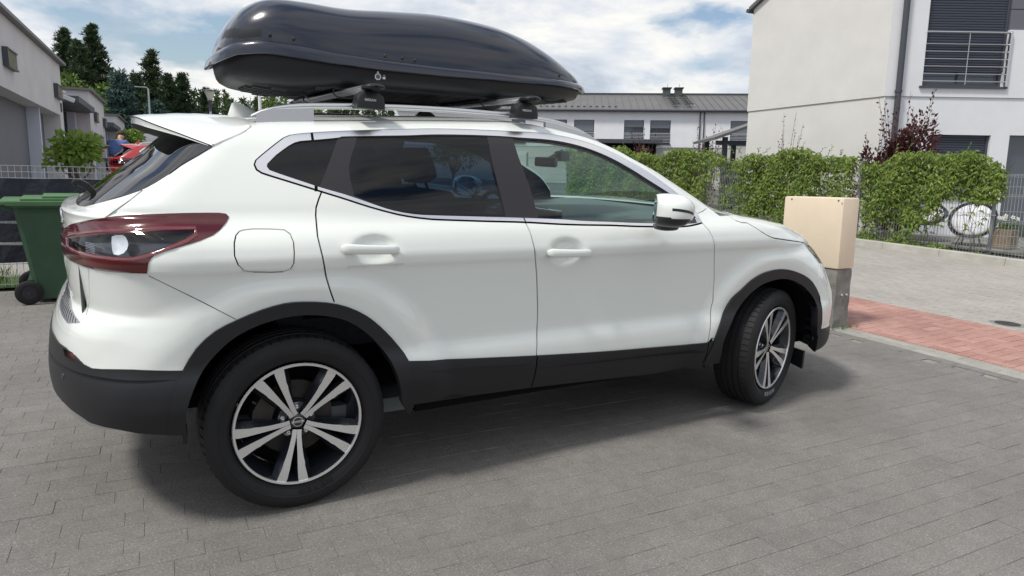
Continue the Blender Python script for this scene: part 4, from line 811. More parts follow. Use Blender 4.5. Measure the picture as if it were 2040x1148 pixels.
ex = MB().tube([(-.45, .35, .23), (.5, .3, .20), (1.6, .1, .2)], .03); ex.tube([(.28, -.74, .30), (.36, -.60, .27), (.50, -.5, .27)], .045); ex.build('exhaust_and_arms', M['brake'], car, True)
mf = MB().add([(3.0, -.84, .285), (3.03, -.60, .285), (3.03, -.60, .20), (3.0, -.84, .175), (3.015, -.84, .285), (3.045, -.60, .285), (3.045, -.60, .20), (3.015, -.84, .175)], [(0, 1, 2, 3), (7, 6, 5, 4), (0, 3, 7, 4), (1, 5, 6, 2), (3, 2, 6, 7), (0, 4, 5, 1)]); mf.build('air_deflector', M['plastic'], car)
sk = MB(); sv = []
for s_ in np.linspace(-1.12, -.47, 30):
    a_ = P(s_, .43); n_ = NRM(s_, .43); t_ = (s_ + 1.12) / .65; sv += [tuple(a_ - n_ * .012), tuple(a_ - n_ * .02 - np.array([0, 0, .048 * (1 - t_ ** 4) + .012])), tuple(a_ - n_ * .16 - np.array([0, 0, .05 * (1 - t_ ** 4)]))]
sk.add(sv, [(3 * i + k, 3 * i + 3 + k, 3 * i + 4 + k, 3 * i + 1 + k) for i in range(29) for k in (0, 1)]); sk.build('skid_plate', M['grey_s'] if 'grey_s' in M else M['alu'], rbump)
# cabin: dash, seats, steering wheel, mirror
cb = MB(); cb.prism([(1.62, .92), (1.66, 1.02), (1.80, 1.075), (2.10, 1.085), (2.40, 1.10), (2.45, .8), (1.8, .6), (1.66, .75)], -.78, .78, lambda u, w, d: (u, d, w)); cb.box((-.30, -.78, .3), (2.4, .78, .36)); cb.box((1.0, -.14, .34), (1.75, .14, .72), bev=.03)
dash = cb.build('dashboard', M['cabin'], car, True, 40)
sc_ = MB().box((1.605, -.15, .985), (1.66, .13, 1.085), bev=.012); sc_.build('centre_screen', M['gloss'], dash)
vt = MB()
for y0 in (-.68, -.24, .22, .62):
    n_ = 16; vt.tube([(1.655, y0 - .0, 1.0), (1.655, y0 + .15, 1.0), (1.66, y0 + .15, 1.035), (1.66, y0 - .0, 1.035), (1.655, y0, 1.0)], .004, 6)
vt.build('air_vents', M['chrome'], dash, True)
sw = MB(); 
for k in range(1):
    q = [(1.46 + .07 * math.sin(a) * .5, .37 + .185 * math.cos(a), .98 + .18 * math.sin(a)) for a in np.linspace(0, 2 * PI, 32)]
    sw.tube(q, .015, 8, False)
sw.box((1.44, .30, .94), (1.50, .44, 1.03), bev=.02); sw.tube([(1.46, .20, .98), (1.46, .54, .98)], .014); sw.tube([(1.46, .37, .98), (1.70, .37, .92)], .03); sw.build('steering_wheel', M['plastic2'], car, True)
def seat(x, y, w_, parent, hr=True):
    b = MB(); b.box((x - .02, y - w_ / 2, .55), (x + .50, y + w_ / 2, .70), bev=.05)
    Mx = Matrix.Translation((x, y, .66)) @ Matrix.Rotation(R(-20), 4, 'Y'); b.box((-.07, -w_ / 2, 0), (.06, w_ / 2, .58), Mx, bev=.05)
    return b
for y in (-.37, .37):
    b = seat(.90, y, .50, car); so_ = b.build('front_seat', M['cabin2'], car, True)
    h_ = MB(); Mx = Matrix.Translation((.90, y, .66)) @ Matrix.Rotation(R(-20), 4, 'Y'); h_.box((-.045, -.13, .62), (.055, .13, .78), Mx, bev=.04); h_.tube([Mx @ Vector((0, -.07, .5)), Mx @ Vector((0, -.07, .66))], .007); h_.tube([Mx @ Vector((0, .07, .5)), Mx @ Vector((0, .07, .66))], .007); h_.build('head_restraint', M['cabin2'], so_, True)
b = seat(.05, 0, 1.25, car); so_ = b.build('rear_seat', M['cabin2'], car, True)
h_ = MB()
for y in (-.40, 0, .40):
    Mx = Matrix.Translation((.02, y, .64)) @ Matrix.Rotation(R(-18), 4, 'Y'); q = blob(h_, tuple(Mx @ Vector((0, 0, .65))), (.05, .15, .085), .8, .8, 18, 10)
h_.build('head_restraint', M['cabin2'], so_, True)
pb = MB()
for sd in (-1, 1):
    pb.box((.92, sd * .70 - .02, .6), (1.03, sd * .70 + .02, 1.10))
pb.box((-.10, -.48, 1.452), (1.38, .48, 1.462)); pb.build('cabin_lining', M['cabin'], car)
im = MB().box((1.62, -.10, 1.325), (1.645, .12, 1.38), bev=.012); im.box((1.70, -.04, 1.36), (1.77, .04, 1.42), bev=.02); im.tube([(1.64, 0, 1.37), (1.74, 0, 1.42)], .01); im.build('interior_mirror', M['cabin'], car, True)

# ------------------------------------------------------------------ roof bars and boxes
def roof_bar(x, zt, lab):
    r = empty('roof_bar', (x, 0, 0)); tag(r, lab, 'roof bar', 'roof bars across the car')
    b = MB(); n = 20; v = []
    sec = [(.040 * math.cos(a) + .004, .0135 * math.sin(a) * (1.0 if math.sin(a) > 0 else .75)) for a in np.linspace(0, 2 * PI, n, endpoint=False)]
    for y in (-.60, .60): v += [(dx, y, zt - .013 + dz) for dx, dz in sec]
    b.add(v, [(k, (k + 1) % n, n + (k + 1) % n, n + k) for k in range(n)]); b.build('bar', M['alu'], r, True)
    for sd in (-1, 1):
        e = MB(); v = []
        for j, (yy, s_) in enumerate(((.599, 1.04), (.64, 1.06), (.664, .98), (.674, .70), (.677, .2))): v += [(dx * s_, yy * sd, zt - .013 + dz * s_) for dx, dz in sec]
        e.add(v, [(j * n + k, j * n + (k + 1) % n, j * n + n + (k + 1) % n, j * n + n + k) for j in range(4) for k in range(n)]); e.build('end_cap', M['plastic'], r, True, 60)
        f_ = MB(); zr = float(np.interp(x, [a for a, b in path], [b for a, b in path])); prof = [(-.060, zr - .012), (-.060, zr + .012), (-.052, zr + .04), (-.032, zt - .030), (-.018, zt - .024), (.020, zt - .024), (.036, zt - .032), (.056, zr + .04), (.062, zr + .01), (.062, zr - .012)]
        prof = smooth_poly([(a, b) for a, b in prof], True, .02, 70); v = []; n2 = len(prof)
        for yy, s_ in ((.618, .86), (.614, .95), (.600, 1.0), (.555, 1.0)): v += [(a * s_, yy * sd, zr + (b - zr) * s_) for a, b in prof]
        f_.add(v, [(j * n2 + k, j * n2 + (k + 1) % n2, (j + 1) * n2 + (k + 1) % n2, (j + 1) * n2 + k) for j in range(3) for k in range(n2)] + [tuple(range(n2)), tuple(range(3 * n2, 4 * n2))]); fo_ = f_.build('foot', M['plastic'], r, True, 40)
        if sd < 0: text_mesh('foot_lettering', 'NISSAN', .0135, Matrix.Translation((-.004, -.6192, zr + .022)) @ Matrix.Rotation(PI / 2, 4, 'X'), M['white_txt'], fo_, .0003, 1.05)
    for y in (-.25, .30):
        c = MB(); c.tube([(-.045, y, zt + .02), (-.050, y, zt - .02), (-.03, y, zt - .034), (.03, y, zt - .034), (.052, y, zt - .02), (.047, y, zt + .02)], .0045, 8); c.box((-.05, y - .02, zt + .0), (.05, y + .02, zt + .012), bev=.003); c.build('clamp', M['plastic2'], r, True)
    return r
roof_bar(.370, 1.640, 'rear grey aluminium roof bar on black feet above the rear door'); roof_bar(1.112, 1.648, 'front grey aluminium roof bar on black feet above the front door')
def loft_box(root, x0, x1, yc, W, top, rimz, zb, zsag, n_pl=2.9, screws=True):
    """car-top box: lid, flange, hull"""
    L2 = (x1 - x0) / 2; xc = (x0 + x1) / 2; NT = 120; th = np.linspace(0, 2 * PI, NT, endpoint=False)
    def plan(sx, sy):
        c, s_ = np.cos(th), np.sin(th); nn = np.where(c < 0, n_pl + .4, n_pl - .5); r_ = (np.abs(c)**nn + np.abs(s_)**nn)**(-1 / nn)
        return xc + L2 * sx * r_ * c, yc + W * sy * r_ * s_
    def rz(x, k): return np.interp(x, [a for a, _ in rimz], [b[k] for _, b in rimz])
    tz = pchip([a for a, b in top], [b for a, b in top])
    def build(rows, name, mt, parent, capb=True, ang=40):
        v = np.concatenate([np.stack(r_, 1) for r_ in rows]); f = [(j * NT + k, j * NT + (k + 1) % NT, (j + 1) * NT + (k + 1) % NT, (j + 1) * NT + k) for j in range(len(rows) - 1) for k in range(NT)]
        if capb: v = np.concatenate([v, [v[-NT:].mean(0)]]); f += [((len(rows) - 1) * NT + k, (len(rows) - 1) * NT + (k + 1) % NT, len(v) - 1) for k in range(NT)]
        return MB().add([tuple(q) for q in v], f).build(name, mt, parent, True, ang)
    rows = []
    for q in np.concatenate([np.linspace(0, .42, 14), np.linspace(.50, PI / 2, 17)]):
        inset = max(.0005, math.cos(q)) ** .36 if q < PI / 2 - .01 else .02; inset = 1 - (1 - max(.0, math.cos(q))) ** 1.9 if False else max(.02, math.cos(q) ** .42); g = math.sin(q) ** .95
        sx = .965 * (1 - (1 - inset) * 1.0); x, y = plan(sx, .955 * inset); base = rz(x, 0); T_ = tz(x); rows.append((x, y, base + (T_ - base) * g))
    lid = build(rows, 'lid', M['box'], root)
    rows = []
    for sx, sy, k, dz in ((.962, .952, 0, .004), (.972, .966, 0, .004), (.985, .985, 0, -.001), (.995, .998, 0, -.010), (1.0, 1.008, 1, .012), (1.002, 1.012, 1, .0), (.997, 1.000, 1, -.003), (.985, .975, 1, .010), (.96, .93, 1, .02)):
        x, y = plan(sx, sy); rows.append((x, y, rz(x, k) + dz))
    build(rows, 'lid_flange', M['box'], lid, False, 50)
    rows = []
    for a, sx, sy in ((0, .968, .93), (.25, .966, .928), (.55, .962, .92), (.8, .955, .90), (.93, .945, .875), (1.0, .925, .84)):
        x, y = plan(sx, sy); zt_ = rz(x, 1) + .02; bot = np.interp(x, [p_[0] for p_ in zb], [p_[1] for p_ in zb]); rows.append((x, y, zt_ + (bot - zt_) * a))
    for k in range(1, 12):
        sc2 = 1 - k / 12; x, y = plan(.925 * (1 - k / 12 * .999), .84 * sc2); bot = np.interp(x, [p_[0] for p_ in zb], [p_[1] for p_ in zb]); rows.append((x, y, bot + .0 * x))
    hull = build(rows, 'hull', M['hull'], root, True, 35)
    ribs = MB()
    for k in range(9):
        yy = yc - W * .74 + W * 1.48 * k / 8; xe = L2 * .86 * (1 - abs((yy - yc) / (W * .85)) ** 3) ** .33; xs = np.linspace(xc - xe, xc + xe, 24); v = []
        for x in xs:
            z = np.interp(x, [p_[0] for p_ in zb], [p_[1] for p_ in zb])
            v += [(x, yy - .018, z + .001), (x, yy - .011, z - .009), (x, yy + .011, z - .009), (x, yy + .018, z + .001)]
        ribs.add(v, [(4 * i + k2, 4 * i + k2 + 1, 4 * i + 5 + k2, 4 * i + 4 + k2) for i in range(23) for k2 in range(3)] + [(0, 1, 2, 3), (92, 93, 94, 95)])
    ribs.build('hull_ribs', M['hull'], hull)
    return lid, hull, plan
rbx = tag(empty('roof_box', (0, 0, 0)), 'long glossy navy roof box strapped on the bars above the white car', 'roof box')
rim_t = [(-.16, (1.752, 1.712)), (-.08, (1.795, 1.748)), (.02, (1.806, 1.758)), (.14, (1.797, 1.748)), (.30, (1.779, 1.735)), (.50, (1.768, 1.728)), (.80, (1.764, 1.728)), (1.2, (1.768, 1.738)), (1.5, (1.776, 1.748)), (1.80, (1.778, 1.745))]
top_t = [(-.16, 1.93), (-.10, 1.985), (-.03, 2.040), (.06, 2.052), (.20, 2.030), (.40, 2.008), (.60, 2.020), (.85, 2.035), (1.10, 2.026), (1.30, 2.000), (1.50, 1.948), (1.66, 1.895), (1.76, 1.868), (1.84, 1.85)]
zb_t = [(-.20, 1.665), (-.05, 1.642), (.12, 1.628), (.26, 1.640), (.33, 1.655), (1.2, 1.662), (1.5, 1.675), (1.75, 1.70), (1.9, 1.72)]
lid, hull, plan_ = loft_box(rbx, -.165, 1.815, .02, .405, top_t, rim_t, zb_t, 0)
def lid_pt(x, z, out=.0):
    """point on the near side of the lid at x"""
    mins = None
    for q in lid.data.vertices:
        if q.co.y < .0:
            d = (q.co.x - x) ** 2 + (q.co.z - z) ** 2
            if mins is None or d < mins[0]: mins = (d, q.co)
    return mins[1]
scw = MB()
for x, z in ((.045, 1.830), (.135, 1.822), (.52, 1.790), (.60, 1.788), (.66, 1.785), (1.50, 1.800), (1.56, 1.803)):
    q = lid_pt(x, z); scw.lathe([(0, -.004), (.006, -.0035), (.008, .0)], 12, Matrix.Translation((x, q.y - .001, z)))
split_build(scw, 'rivet', M['brake'], lid, True)
lid.data.materials.append(M['hull'])
for p_ in lid.data.polygons:
    c = p_.center
    if c.x < .012 and 1.818 < c.z < 1.858 and (c.y < -.10 or c.y > .14): p_.material_index = 1
lk = MB(); lky = min(q.co.y for q in hull.data.vertices if abs(q.co.x - .49) < .05 and abs(q.co.z - 1.70) < .02) - .002
lk.lathe([(.0105, .001), (.0105, -.003), (.0140, -.003), (.0140, .001)], 30, Matrix.Translation((.49, lky, 1.700)))
lk.box((.512, lky - .002, 1.692), (.524, lky + .001, 1.701)); lk.tube([(.514, lky - .001, 1.701), (.514, lky - .001, 1.707), (.518, lky - .001, 1.709), (.522, lky - .001, 1.707), (.522, lky - .001, 1.701)], .001, 5); lk.box((.486, lky - .002, 1.716), (.494, lky + .001, 1.7225)); lk.build('lock_symbol', M['white_txt'], hull)
lk2 = MB().lathe([(0, -.001), (.0105, -.001)], 24, Matrix.Translation((.49, lky, 1.700))); lk2.build('lock_cylinder', M['gloss'], hull)

rb2 = tag(empty('roof_box', (0, 0, 0)), 'narrow dull black ski box lying low on the far side of the roof bars', 'roof box')
top2 = [(.2, 1.71), (.5, 1.735), (1.2, 1.745), (1.66, 1.735)]; rim2 = [(.2, (1.70, 1.685)), (1.7, (1.715, 1.70))]; zb2 = [(.2, 1.66), (.30, 1.642), (.42, 1.638), (1.3, 1.640), (1.55, 1.655), (1.70, 1.70)]
loft_box(rb2, .24, 1.66, .565, .125, top2, rim2, zb2, 0)
# ------------------------------------------------------------------ foliage helpers
def leaf(mb, p, n, up_, L, W, fold=.25):
    """one folded leaf: base p, pointing along up_, face normal about n"""
    d = up_.normalized(); s = d.cross(n); s = s.normalized() if s.length > 1e-4 else Vector((1, 0, 0)); nn = s.cross(d)
    a = p + d * L * .45 + s * W / 2 - nn * W * fold; b = p + d * L * .45 - s * W / 2 - nn * W * fold; t = p + d * L - nn * L * .12
    mb.add([p, a, t, b], [(0, 1, 2), (0, 2, 3)])
def rvec(): 
    v = Vector((random.gauss(0, 1), random.gauss(0, 1), random.gauss(0, 1))); return v.normalized()
def crown(mb, c, r, n, L, W, droop=.3, shell=.55, clumps=14, cr=.42):
    """leaf clumps spread through an ellipsoid"""
    cs = []
    for _ in range(clumps):
        v = rvec(); k = random.uniform(.35, .85); cs.append((Vector((c[0] + v.x * r[0] * k, c[1] + v.y * r[1] * k, c[2] + v.z * r[2] * k)), random.uniform(.6, 1.15)))
    for _ in range(n):
        q, s_ = random.choice(cs); v = rvec(); k = random.uniform(shell, 1) * cr * s_; p = q + Vector((v.x * r[0] * k, v.y * r[1] * k, v.z * r[2] * k))
        d = (v + Vector((0, 0, -droop)) + rvec() * .5); leaf(mb, p, v + rvec() * .4, d, L * random.uniform(.6, 1.2), W * random.uniform(.7, 1.2))
def trunk(mb, p0, p1, r0, r1, n=7, wob=.04):
    p0, p1 = Vector(p0), Vector(p1); pts_ = [p0.lerp(p1, i / 5) + Vector((random.gauss(0, wob), random.gauss(0, wob), 0)) * (i / 5) for i in range(6)]; mb.tube(pts_, [r0 + (r1 - r0) * i / 5 for i in range(6)], n); return pts_
def conifer(name, x, y, h, r, clear, label, key='pine', group=None, dens=1.0, open_=.0, seed=0):
    random.seed(1000 + seed); root = empty(name, (x, y, -.3), tilt=True); tag(root, label, 'tree', group); tr = MB(); fo = MB()
    trunk(tr, (0, 0, 0), (random.gauss(0, .15), random.gauss(0, .15), h * .97), .16 * h / 9, .02)
    nw = int(22 * dens) + 3
    for i in range(nw):
        t = i / (nw - 1); z = clear * h + (1 - clear) * h * t; rr = r * (1 - t) ** .75 * random.uniform(.65, 1.1) * (.55 + .45 * min(1, t * 5)) + .12
        for k in range(random.randint(6, 10)):
            if random.random() < open_: continue
            an = random.uniform(0, 2 * PI); ln = rr * random.uniform(.55, 1.15); d = Vector((math.cos(an), math.sin(an), random.uniform(-.15, .28) if key == 'pine' else random.uniform(-.35, .02)))
            p0 = Vector((0, 0, z)); tr.tube([p0, p0 + d * ln * .5, p0 + d * ln * .95 + Vector((0, 0, .06))], [.03, .02, .008], 4, False)
            for q in range(int(9 * ln / max(r, .5) + 4)):
                u = random.uniform(.25, 1); c = p0 + d * ln * u + Vector((random.gauss(0, .10), random.gauss(0, .10), random.gauss(0, .06)))
                for _ in range(8 if key == 'pine' else 7):
                    v = (rvec() + Vector((0, 0, .55 if key == 'pine' else -.1)) + d * .5); leaf(fo, c, rvec(), v, random.uniform(.18, .36), .065 if key == 'pine' else .075, .1)
    for _ in range(16): leaf(fo, Vector((random.gauss(0, .06), random.gauss(0, .06), h * random.uniform(.93, 1.0))), rvec(), Vector((random.gauss(0, .4), random.gauss(0, .4), 1)), .3, .05, .1)
    fo.build('crown', M[key], root, fix=False); tr.build('trunk', M['bark'], root); return root
def broadleaf(name, x, y, h, r, label, key='broad', n=2600, L=.20, W=.12, cl=22, cat='tree', group=None, seed=0, z=-.3, stem=.4):
    random.seed(2000 + seed); root = empty(name, (x, y, z), tilt=True); tag(root, label, cat, group); tr = MB(); fo = MB()
    trunk(tr, (0, 0, 0), (0, 0, h * .6), .03 * h ** .8, .012 * h ** .8)
    for k in range(6):
        an = random.uniform(0, 2 * PI); tr.tube([(0, 0, h * stem * .8), (math.cos(an) * r * .5, math.sin(an) * r * .5, h * random.uniform(.55, .85))], [.02 * h ** .5, .006 * h ** .5], 5)
    crown(fo, (0, 0, h * (1 + stem) / 2), (r, r, h * (1 - stem) / 2), n, L, W, clumps=cl); fo.build('crown', M[key], root, fix=False); tr.build('trunk', M['bark'], root); return root

# ------------------------------------------------------------------ big house on the right
H = tag(empty('house', (13.775, 5.514, 0), R(90 - 120.6), True), 'tall pale rendered house with steel balustrade and downpipe behind the creeper fence', 'house')
g = Vector((-.4515, .8923, 0)).normalized()       # direction of the gable wall in the house frame
def slab_wall(name, pts, t, d, nrm, mt, parent, off=0):
    """wall panel: polygon in (along d, height) with thickness t behind it"""
    v = [d * a + nrm * off + Vector((0, 0, h)) for a, h in pts] + [d * a + nrm * (off - t) + Vector((0, 0, h)) for a, h in pts]; n = len(pts)
    return MB().add(v, [tuple(range(n)), tuple(range(n, 2 * n))[::-1]] + [(i, n + i, n + (i + 1) % n, (i + 1) % n) for i in range(n)]).build(name, mt, parent)
gn = Vector((-g.y, g.x, 0));  gn = gn if gn.x < 0 else -gn
slab_wall('lower_gable_wall', [(0.0, -.5), (3.88, -.5), (3.88, 2.945), (0.0, 2.945)], .25, g, gn, M['render'], H, -.025)
slab_wall('upper_gable_wall', [(0.0, 2.95), (3.90, 2.95), (3.90, 5.50), (.0, 7.50)], .25, g, gn, M['render'], H)
fx = Vector((1, 0, 0)); fn = Vector((0, -1, 0))
def fpan(name, a0, a1, h0, h1, off=0.0, t=.22, mt=None): return MB().box((a0, -off, h0), (a1, -off + t, h1)).build(name, mt or M['white_r'], H)
ow = MB()
for (a0, a1, h0, h1) in ((.004, 1.10, -.5, 2.945), (2.36, 2.76, -.5, 2.945), (1.10, 2.36, -.5, .90), (1.10, 2.36, 2.17, 2.945), (2.76, 4.4, 2.18, 2.945), (4.2, 6.5, -.5, 2.18)): ow.box((a0, .025, h0), (a1, .27, h1))
ow.build('lower_front_wall', M['white_r'], H)
ow = MB()
for (a0, a1, h0, h1) in ((.004, .76, 2.95, 7.5), (.76, 2.48, 2.95, 3.17), (.76, 2.48, 5.70, 7.5), (2.48, 6.5, 2.95, 4.33), (2.48, 6.5, 5.9, 7.5)): ow.box((a0, 0, h0), (a1, .25, h1))
ow.build('upper_front_wall', M['white_r'], H)
gp = MB(); gp.box((2.484, .03, 4.335), (6.5, .22, 4.74)); gp.box((2.484, .03, 4.755), (6.5, .22, 5.20)); gp.box((2.484, .03, 5.215), (6.5, .22, 5.895)); gp.build('grey_cladding', M['darkp3'] if 'darkp3' in M else mat('grey_cladding', (.13, .135, .16), .55), H)
# windows
def window(root, a0, a1, h0, h1, y, shutter_to, nm='window', sill=True, slat=.052, two=True, glassmat='win'):
    w = MB().box((a0, y + .02, h0), (a1, y + .05, h1)).build(nm, M[glassmat], root)
    fr = MB()
    for q in ((a0, a0 + .05, h0, h1), (a1 - .05, a1, h0, h1), (a0 + .05, a1 - .05, h0, h0 + .07), (a0 + .05, a1 - .05, h1 - .06, h1)): fr.box((q[0], y - .02, q[2]), (q[1], y + .018, q[3]))
    if two: m_ = (a0 + a1) / 2; fr.box((m_ - .06, y - .021, h0 + .07), (m_ + .06, y + .018, h1 - .06))
    fr.build('window_sash', M['darkp'], w)
    if shutter_to is not None:
        k = 0; z = h1 - .002; me = None
        while z - slat > shutter_to and k < 70:
            if me is None:
                sb_ = MB(); L_ = a1 - a0 - .10; sb_.add([(-L_ / 2, 0, 0), (L_ / 2, 0, 0), (L_ / 2, -.010, -slat * .25), (-L_ / 2, -.010, -slat * .25), (L_ / 2, -.010, -slat * .8), (-L_ / 2, -.010, -slat * .8), (L_ / 2, 0, -slat * .97), (-L_ / 2, 0, -slat * .97)], [(0, 1, 2, 3), (3, 2, 4, 5), (5, 4, 6, 7)]); s_o = sb_.build('shutter_slat', M['darkp2'], fix=False); me = s_o.data; bpy.data.objects.remove(s_o)
            o = link('shutter_slat', me, w); o.location = ((a0 + a1) / 2, y - .035, z); z -= slat; k += 1
        gd = MB(); gd.box((a0, y - .06, shutter_to), (a0 + .05, y - .022, h1)); gd.box((a1 - .05, y - .06, shutter_to), (a1, y - .022, h1)); gd.box((a0 + .05, y - .05, z - .03), (a1 - .05, y - .03, z)); gd.build('shutter_guide', M['darkp'], w)
    return w
w1_ = window(H, .764, 2.476, 3.172, 5.695, .13, 3.50)
w2_ = window(H, 1.104, 2.356, .904, 2.165, .14, 1.35, two=False)
MB().box((.70, -.045, 3.13), (2.54, .10, 3.169)).build('window_sill', M['darkp'], w1_); MB().box((1.05, -.03, .865), (2.41, .12, .90)).build('window_sill', M['darkp'], w2_)
MB().box((2.765, .20, -.4), (4.195, .24, 2.175)).build('patio_door', M['win'], H)
bl = MB()
for k, zz in enumerate((4.26, 4.02, 3.87, 3.72, 3.57, 3.42, 3.27)): bl.tube([(.74, -.035, zz), (2.50, -.035, zz)], .021 if k == 0 else .010, 8)
bl.tube([(1.64, -.03, 3.2), (1.64, -.03, 4.25)], .009, 6); bl.box((2.47, -.06, 3.172), (2.52, -.002, 4.29)); bl.build('balustrade', M['steel'], H, True)
dp = MB().tube([(.24, -.07, -.3), (.24, -.07, 7.4)], .062, 14); dp.tube([(.24, -.07, 3.02), (.24, -.07, 3.07)], .075, 14); dp.build('downpipe', M['darkp'], H, True)
rf = MB(); rv = [g * 3.98 + Vector((0, 0, 5.47)), g * -.6 + Vector((0, 0, 7.83))]
q0 = [rv[0] + gn * .10, rv[1] + gn * .10, rv[1] - gn * 6, rv[0] - gn * 6]; rf.add(q0 + [a + Vector((0, 0, .09)) for a in q0], [(0, 1, 2, 3), (7, 6, 5, 4), (0, 4, 5, 1), (1, 5, 6, 2), (2, 6, 7, 3), (3, 7, 4, 0)]); rf.build('roof', M['roofm'], H)
gt = MB().tube([g * 3.98 + gn * .14 + Vector((0, 0, 5.47)), g * 3.98 - gn * 6 + Vector((0, 0, 5.47))], .05, 10); gt.build('gutter', M['darkp'], H, True)
slab_wall('back_wall', [(.28, -.5), (6, -.5), (6, 5.4), (.28, 5.4)], .2, -gn, g, M['render'], H, 3.60)

# ------------------------------------------------------------------ row house behind
RH = tag(empty('row_house', (30.384, 23.745, 0), R(90 - 125.8), True), 'long white terraced house with grey metal roof and twin chimneys beyond the hedge', 'house')
wins = [(-13.2, -12.4), (-10.78, -10.02), (-9.61, -8.47), (-6.78, -5.67), (-5.32, -4.18), (-.89, .25), (1.2, 2.3), (5.0, 6.1)]
rw = MB(); xs_ = [-20] + [q for w in wins for q in w] + [12]
for i in range(0, len(xs_), 2): rw.box((xs_[i], 0, 2.35), (xs_[i + 1], .3, 4.36))
for a0, a1 in wins: rw.box((a0, 0, 3.852), (a1, .3, 4.36)); rw.box((a0, 0, 2.35), (a1, .3, 2.53))
rw.build('upper_wall', M['white_r'], RH); MB().box((-20, .02, -2), (12, .3, 2.33)).build('lower_wall', mat('grey_plinth_render', (.50, .50, .48), .9), RH)  # lower wall is plain grey render, its own colour
for i, (a0, a1) in enumerate(wins):
    w = MB().box((a0, .14, 2.532), (a1, .18, 3.85)).build('window', M['win'], RH); fr = MB()
    for q in ((a0, a0 + .04, 2.532, 3.85), (a1 - .04, a1, 2.532, 3.85), ((a0 + a1) / 2 - .025, (a0 + a1) / 2 + .025, 2.532, 3.85)): fr.box((q[0], .10, q[2]), (q[1], .138, q[3]))
    fr.build('window_sash', M['darkp'], w); lo_ = (3.0, 3.30, 3.2, 3.47, 3.42, 3.1, 3.2, 3.2)[i]; MB().box((a0 + .04, .06, lo_), (a1 - .04, .095, 3.85)).build('shutter', M['shut'], w)
    bb = MB()
    for k in range(7): bb.box((a0, -.03, 2.62 + k * .082), (a1, -.012, 2.62 + k * .082 + (.034 if k == 6 else .024)))
    bb.build('balustrade', M['alu'], w); MB().box((a0 - .04, -.05, 2.49), (a1 + .04, .12, 2.528)).build('window_sill', M['darkp'], w)
rr = MB(); rr.add([(-20, -.18, 4.36), (12, -.18, 4.36), (12, 4.6, 5.83), (-20, 4.6, 5.83), (12, 9.3, 4.36), (-20, 9.3, 4.36)], [(0, 1, 2, 3), (3, 2, 4, 5)]); ro2 = rr.build('roof', M['roofm'], RH, fix=False)
seam = MB(); seam.add([(-.012, -.2, 4.385), (.012, -.2, 4.385), (.012, 4.6, 5.858), (-.012, 4.6, 5.858), (-.012, -.2, 4.355), (.012, -.2, 4.355), (.012, 4.6, 5.83), (-.012, 4.6, 5.83)], [(0, 1, 2, 3), (0, 3, 7, 4), (1, 5, 6, 2), (0, 4, 5, 1)]); s_o = seam.build('roof_seam', M['roofm'], ro2); sme = s_o.data; bpy.data.objects.remove(s_o)
k = -19.8
while k < 12: o = link('roof_seam', sme, ro2); o.location = (k, 0, 0); k += .42
MB().box((-20, 4.5, 5.82), (12, 4.72, 5.91)).build('ridge_cap', M['darkp'], ro2)
MB().tube([(-20, -.24, 4.36), (12, -.24, 4.36)], .07, 8).build('gutter', M['darkp'], RH, True)
for k in range(14): o = MB().box((-12.0 + k * .36, .72, 4.66), (-11.86 + k * .36, .80, 4.70)).build('snow_guard', M['darkp'], ro2)
for a0 in (-4.22, -3.50):
    c = MB().box((a0, 3.9, 5.2), (a0 + .42, 4.5, 6.12)).build('chimney', M['chim'], RH); MB().box((a0 - .07, 3.83, 6.124), (a0 + .49, 4.57, 6.18)).build('chimney_cap', M['darkp'], c); MB().tube([(a0 + .25, 4.2, 6.18), (a0 + .25, 4.2, 6.42)], .02, 6).build('vent_pipe', M['steel'], c)
    for s_ in range(5):
        yy = 3.5 - s_ * .62; zz = 4.43 + (yy + .18) * .3075
        l_ = MB(); xx = a0 + .15 + s_ * .02; l_.tube([(xx, yy, zz + .05), (xx, yy - .32, zz - .02), (xx, yy - .32, zz + .09), (xx, yy, zz + .12)], .016, 5); l_.tube([(xx + .38, yy, zz + .05), (xx + .38, yy - .32, zz - .02), (xx + .38, yy - .32, zz + .09), (xx + .38, yy, zz + .12)], .016, 5); l_.box((xx, yy - .32, zz + .08), (xx + .38, yy - .04, zz + .10)); l_.build('roof_step', M['darkp'], ro2)
for a0 in (-2.58, -2.36): MB().tube([(a0, -.06, -1), (a0, -.06, 4.3)], .035, 8).build('downpipe', M['darkp'], RH, True)
MB().box((-9.4, -1.5, 2.49), (-4.76, -.02, 2.70)).build('awning', M['darkp'], RH); MB().box((-9.4, -.6, 1.2), (-5.0, -.02, 2.48)).build('porch_shade_block', M['shell'], RH)  # near-black block below the awning stands in for the shade there
MB().box((-4.7, -.05, 2.335), (-2.62, .0, 2.36)).build('string_course', M['darkp'], RH)

# pergola / car port beside the tall house
PG = tag(empty('carport', (15.1, 11.1, 0), R(90 - 120.6), True), 'dark timber carport with sloping roof beside the tall pale house', 'carport')
c_ = MB(); c_.add([(-.52, -.8, 2.05), (1.2, -.8, 2.68), (1.2, 1.6, 2.68), (-.52, 1.6, 2.05), (-.52, -.8, 2.13), (1.2, -.8, 2.76), (1.2, 1.6, 2.76), (-.52, 1.6, 2.13)], [(0, 1, 2, 3), (7, 6, 5, 4), (0, 4, 5, 1), (3, 7, 4, 0), (1, 5, 6, 2), (2, 6, 7, 3)]); c_.build('roof', M['roofm'], PG)
for a0, y0 in ((-.22, -.6), (.62, -.6), (-.22, 1.3), (.62, 1.3)): MB().box((a0, y0, -.2), (a0 + .13, y0 + .13, 2.15)).build('post', M['darkp'], PG)
MB().box((-.40, -.56, 1.93), (1.1, -.45, 2.05)).build('beam', M['darkp'], PG)
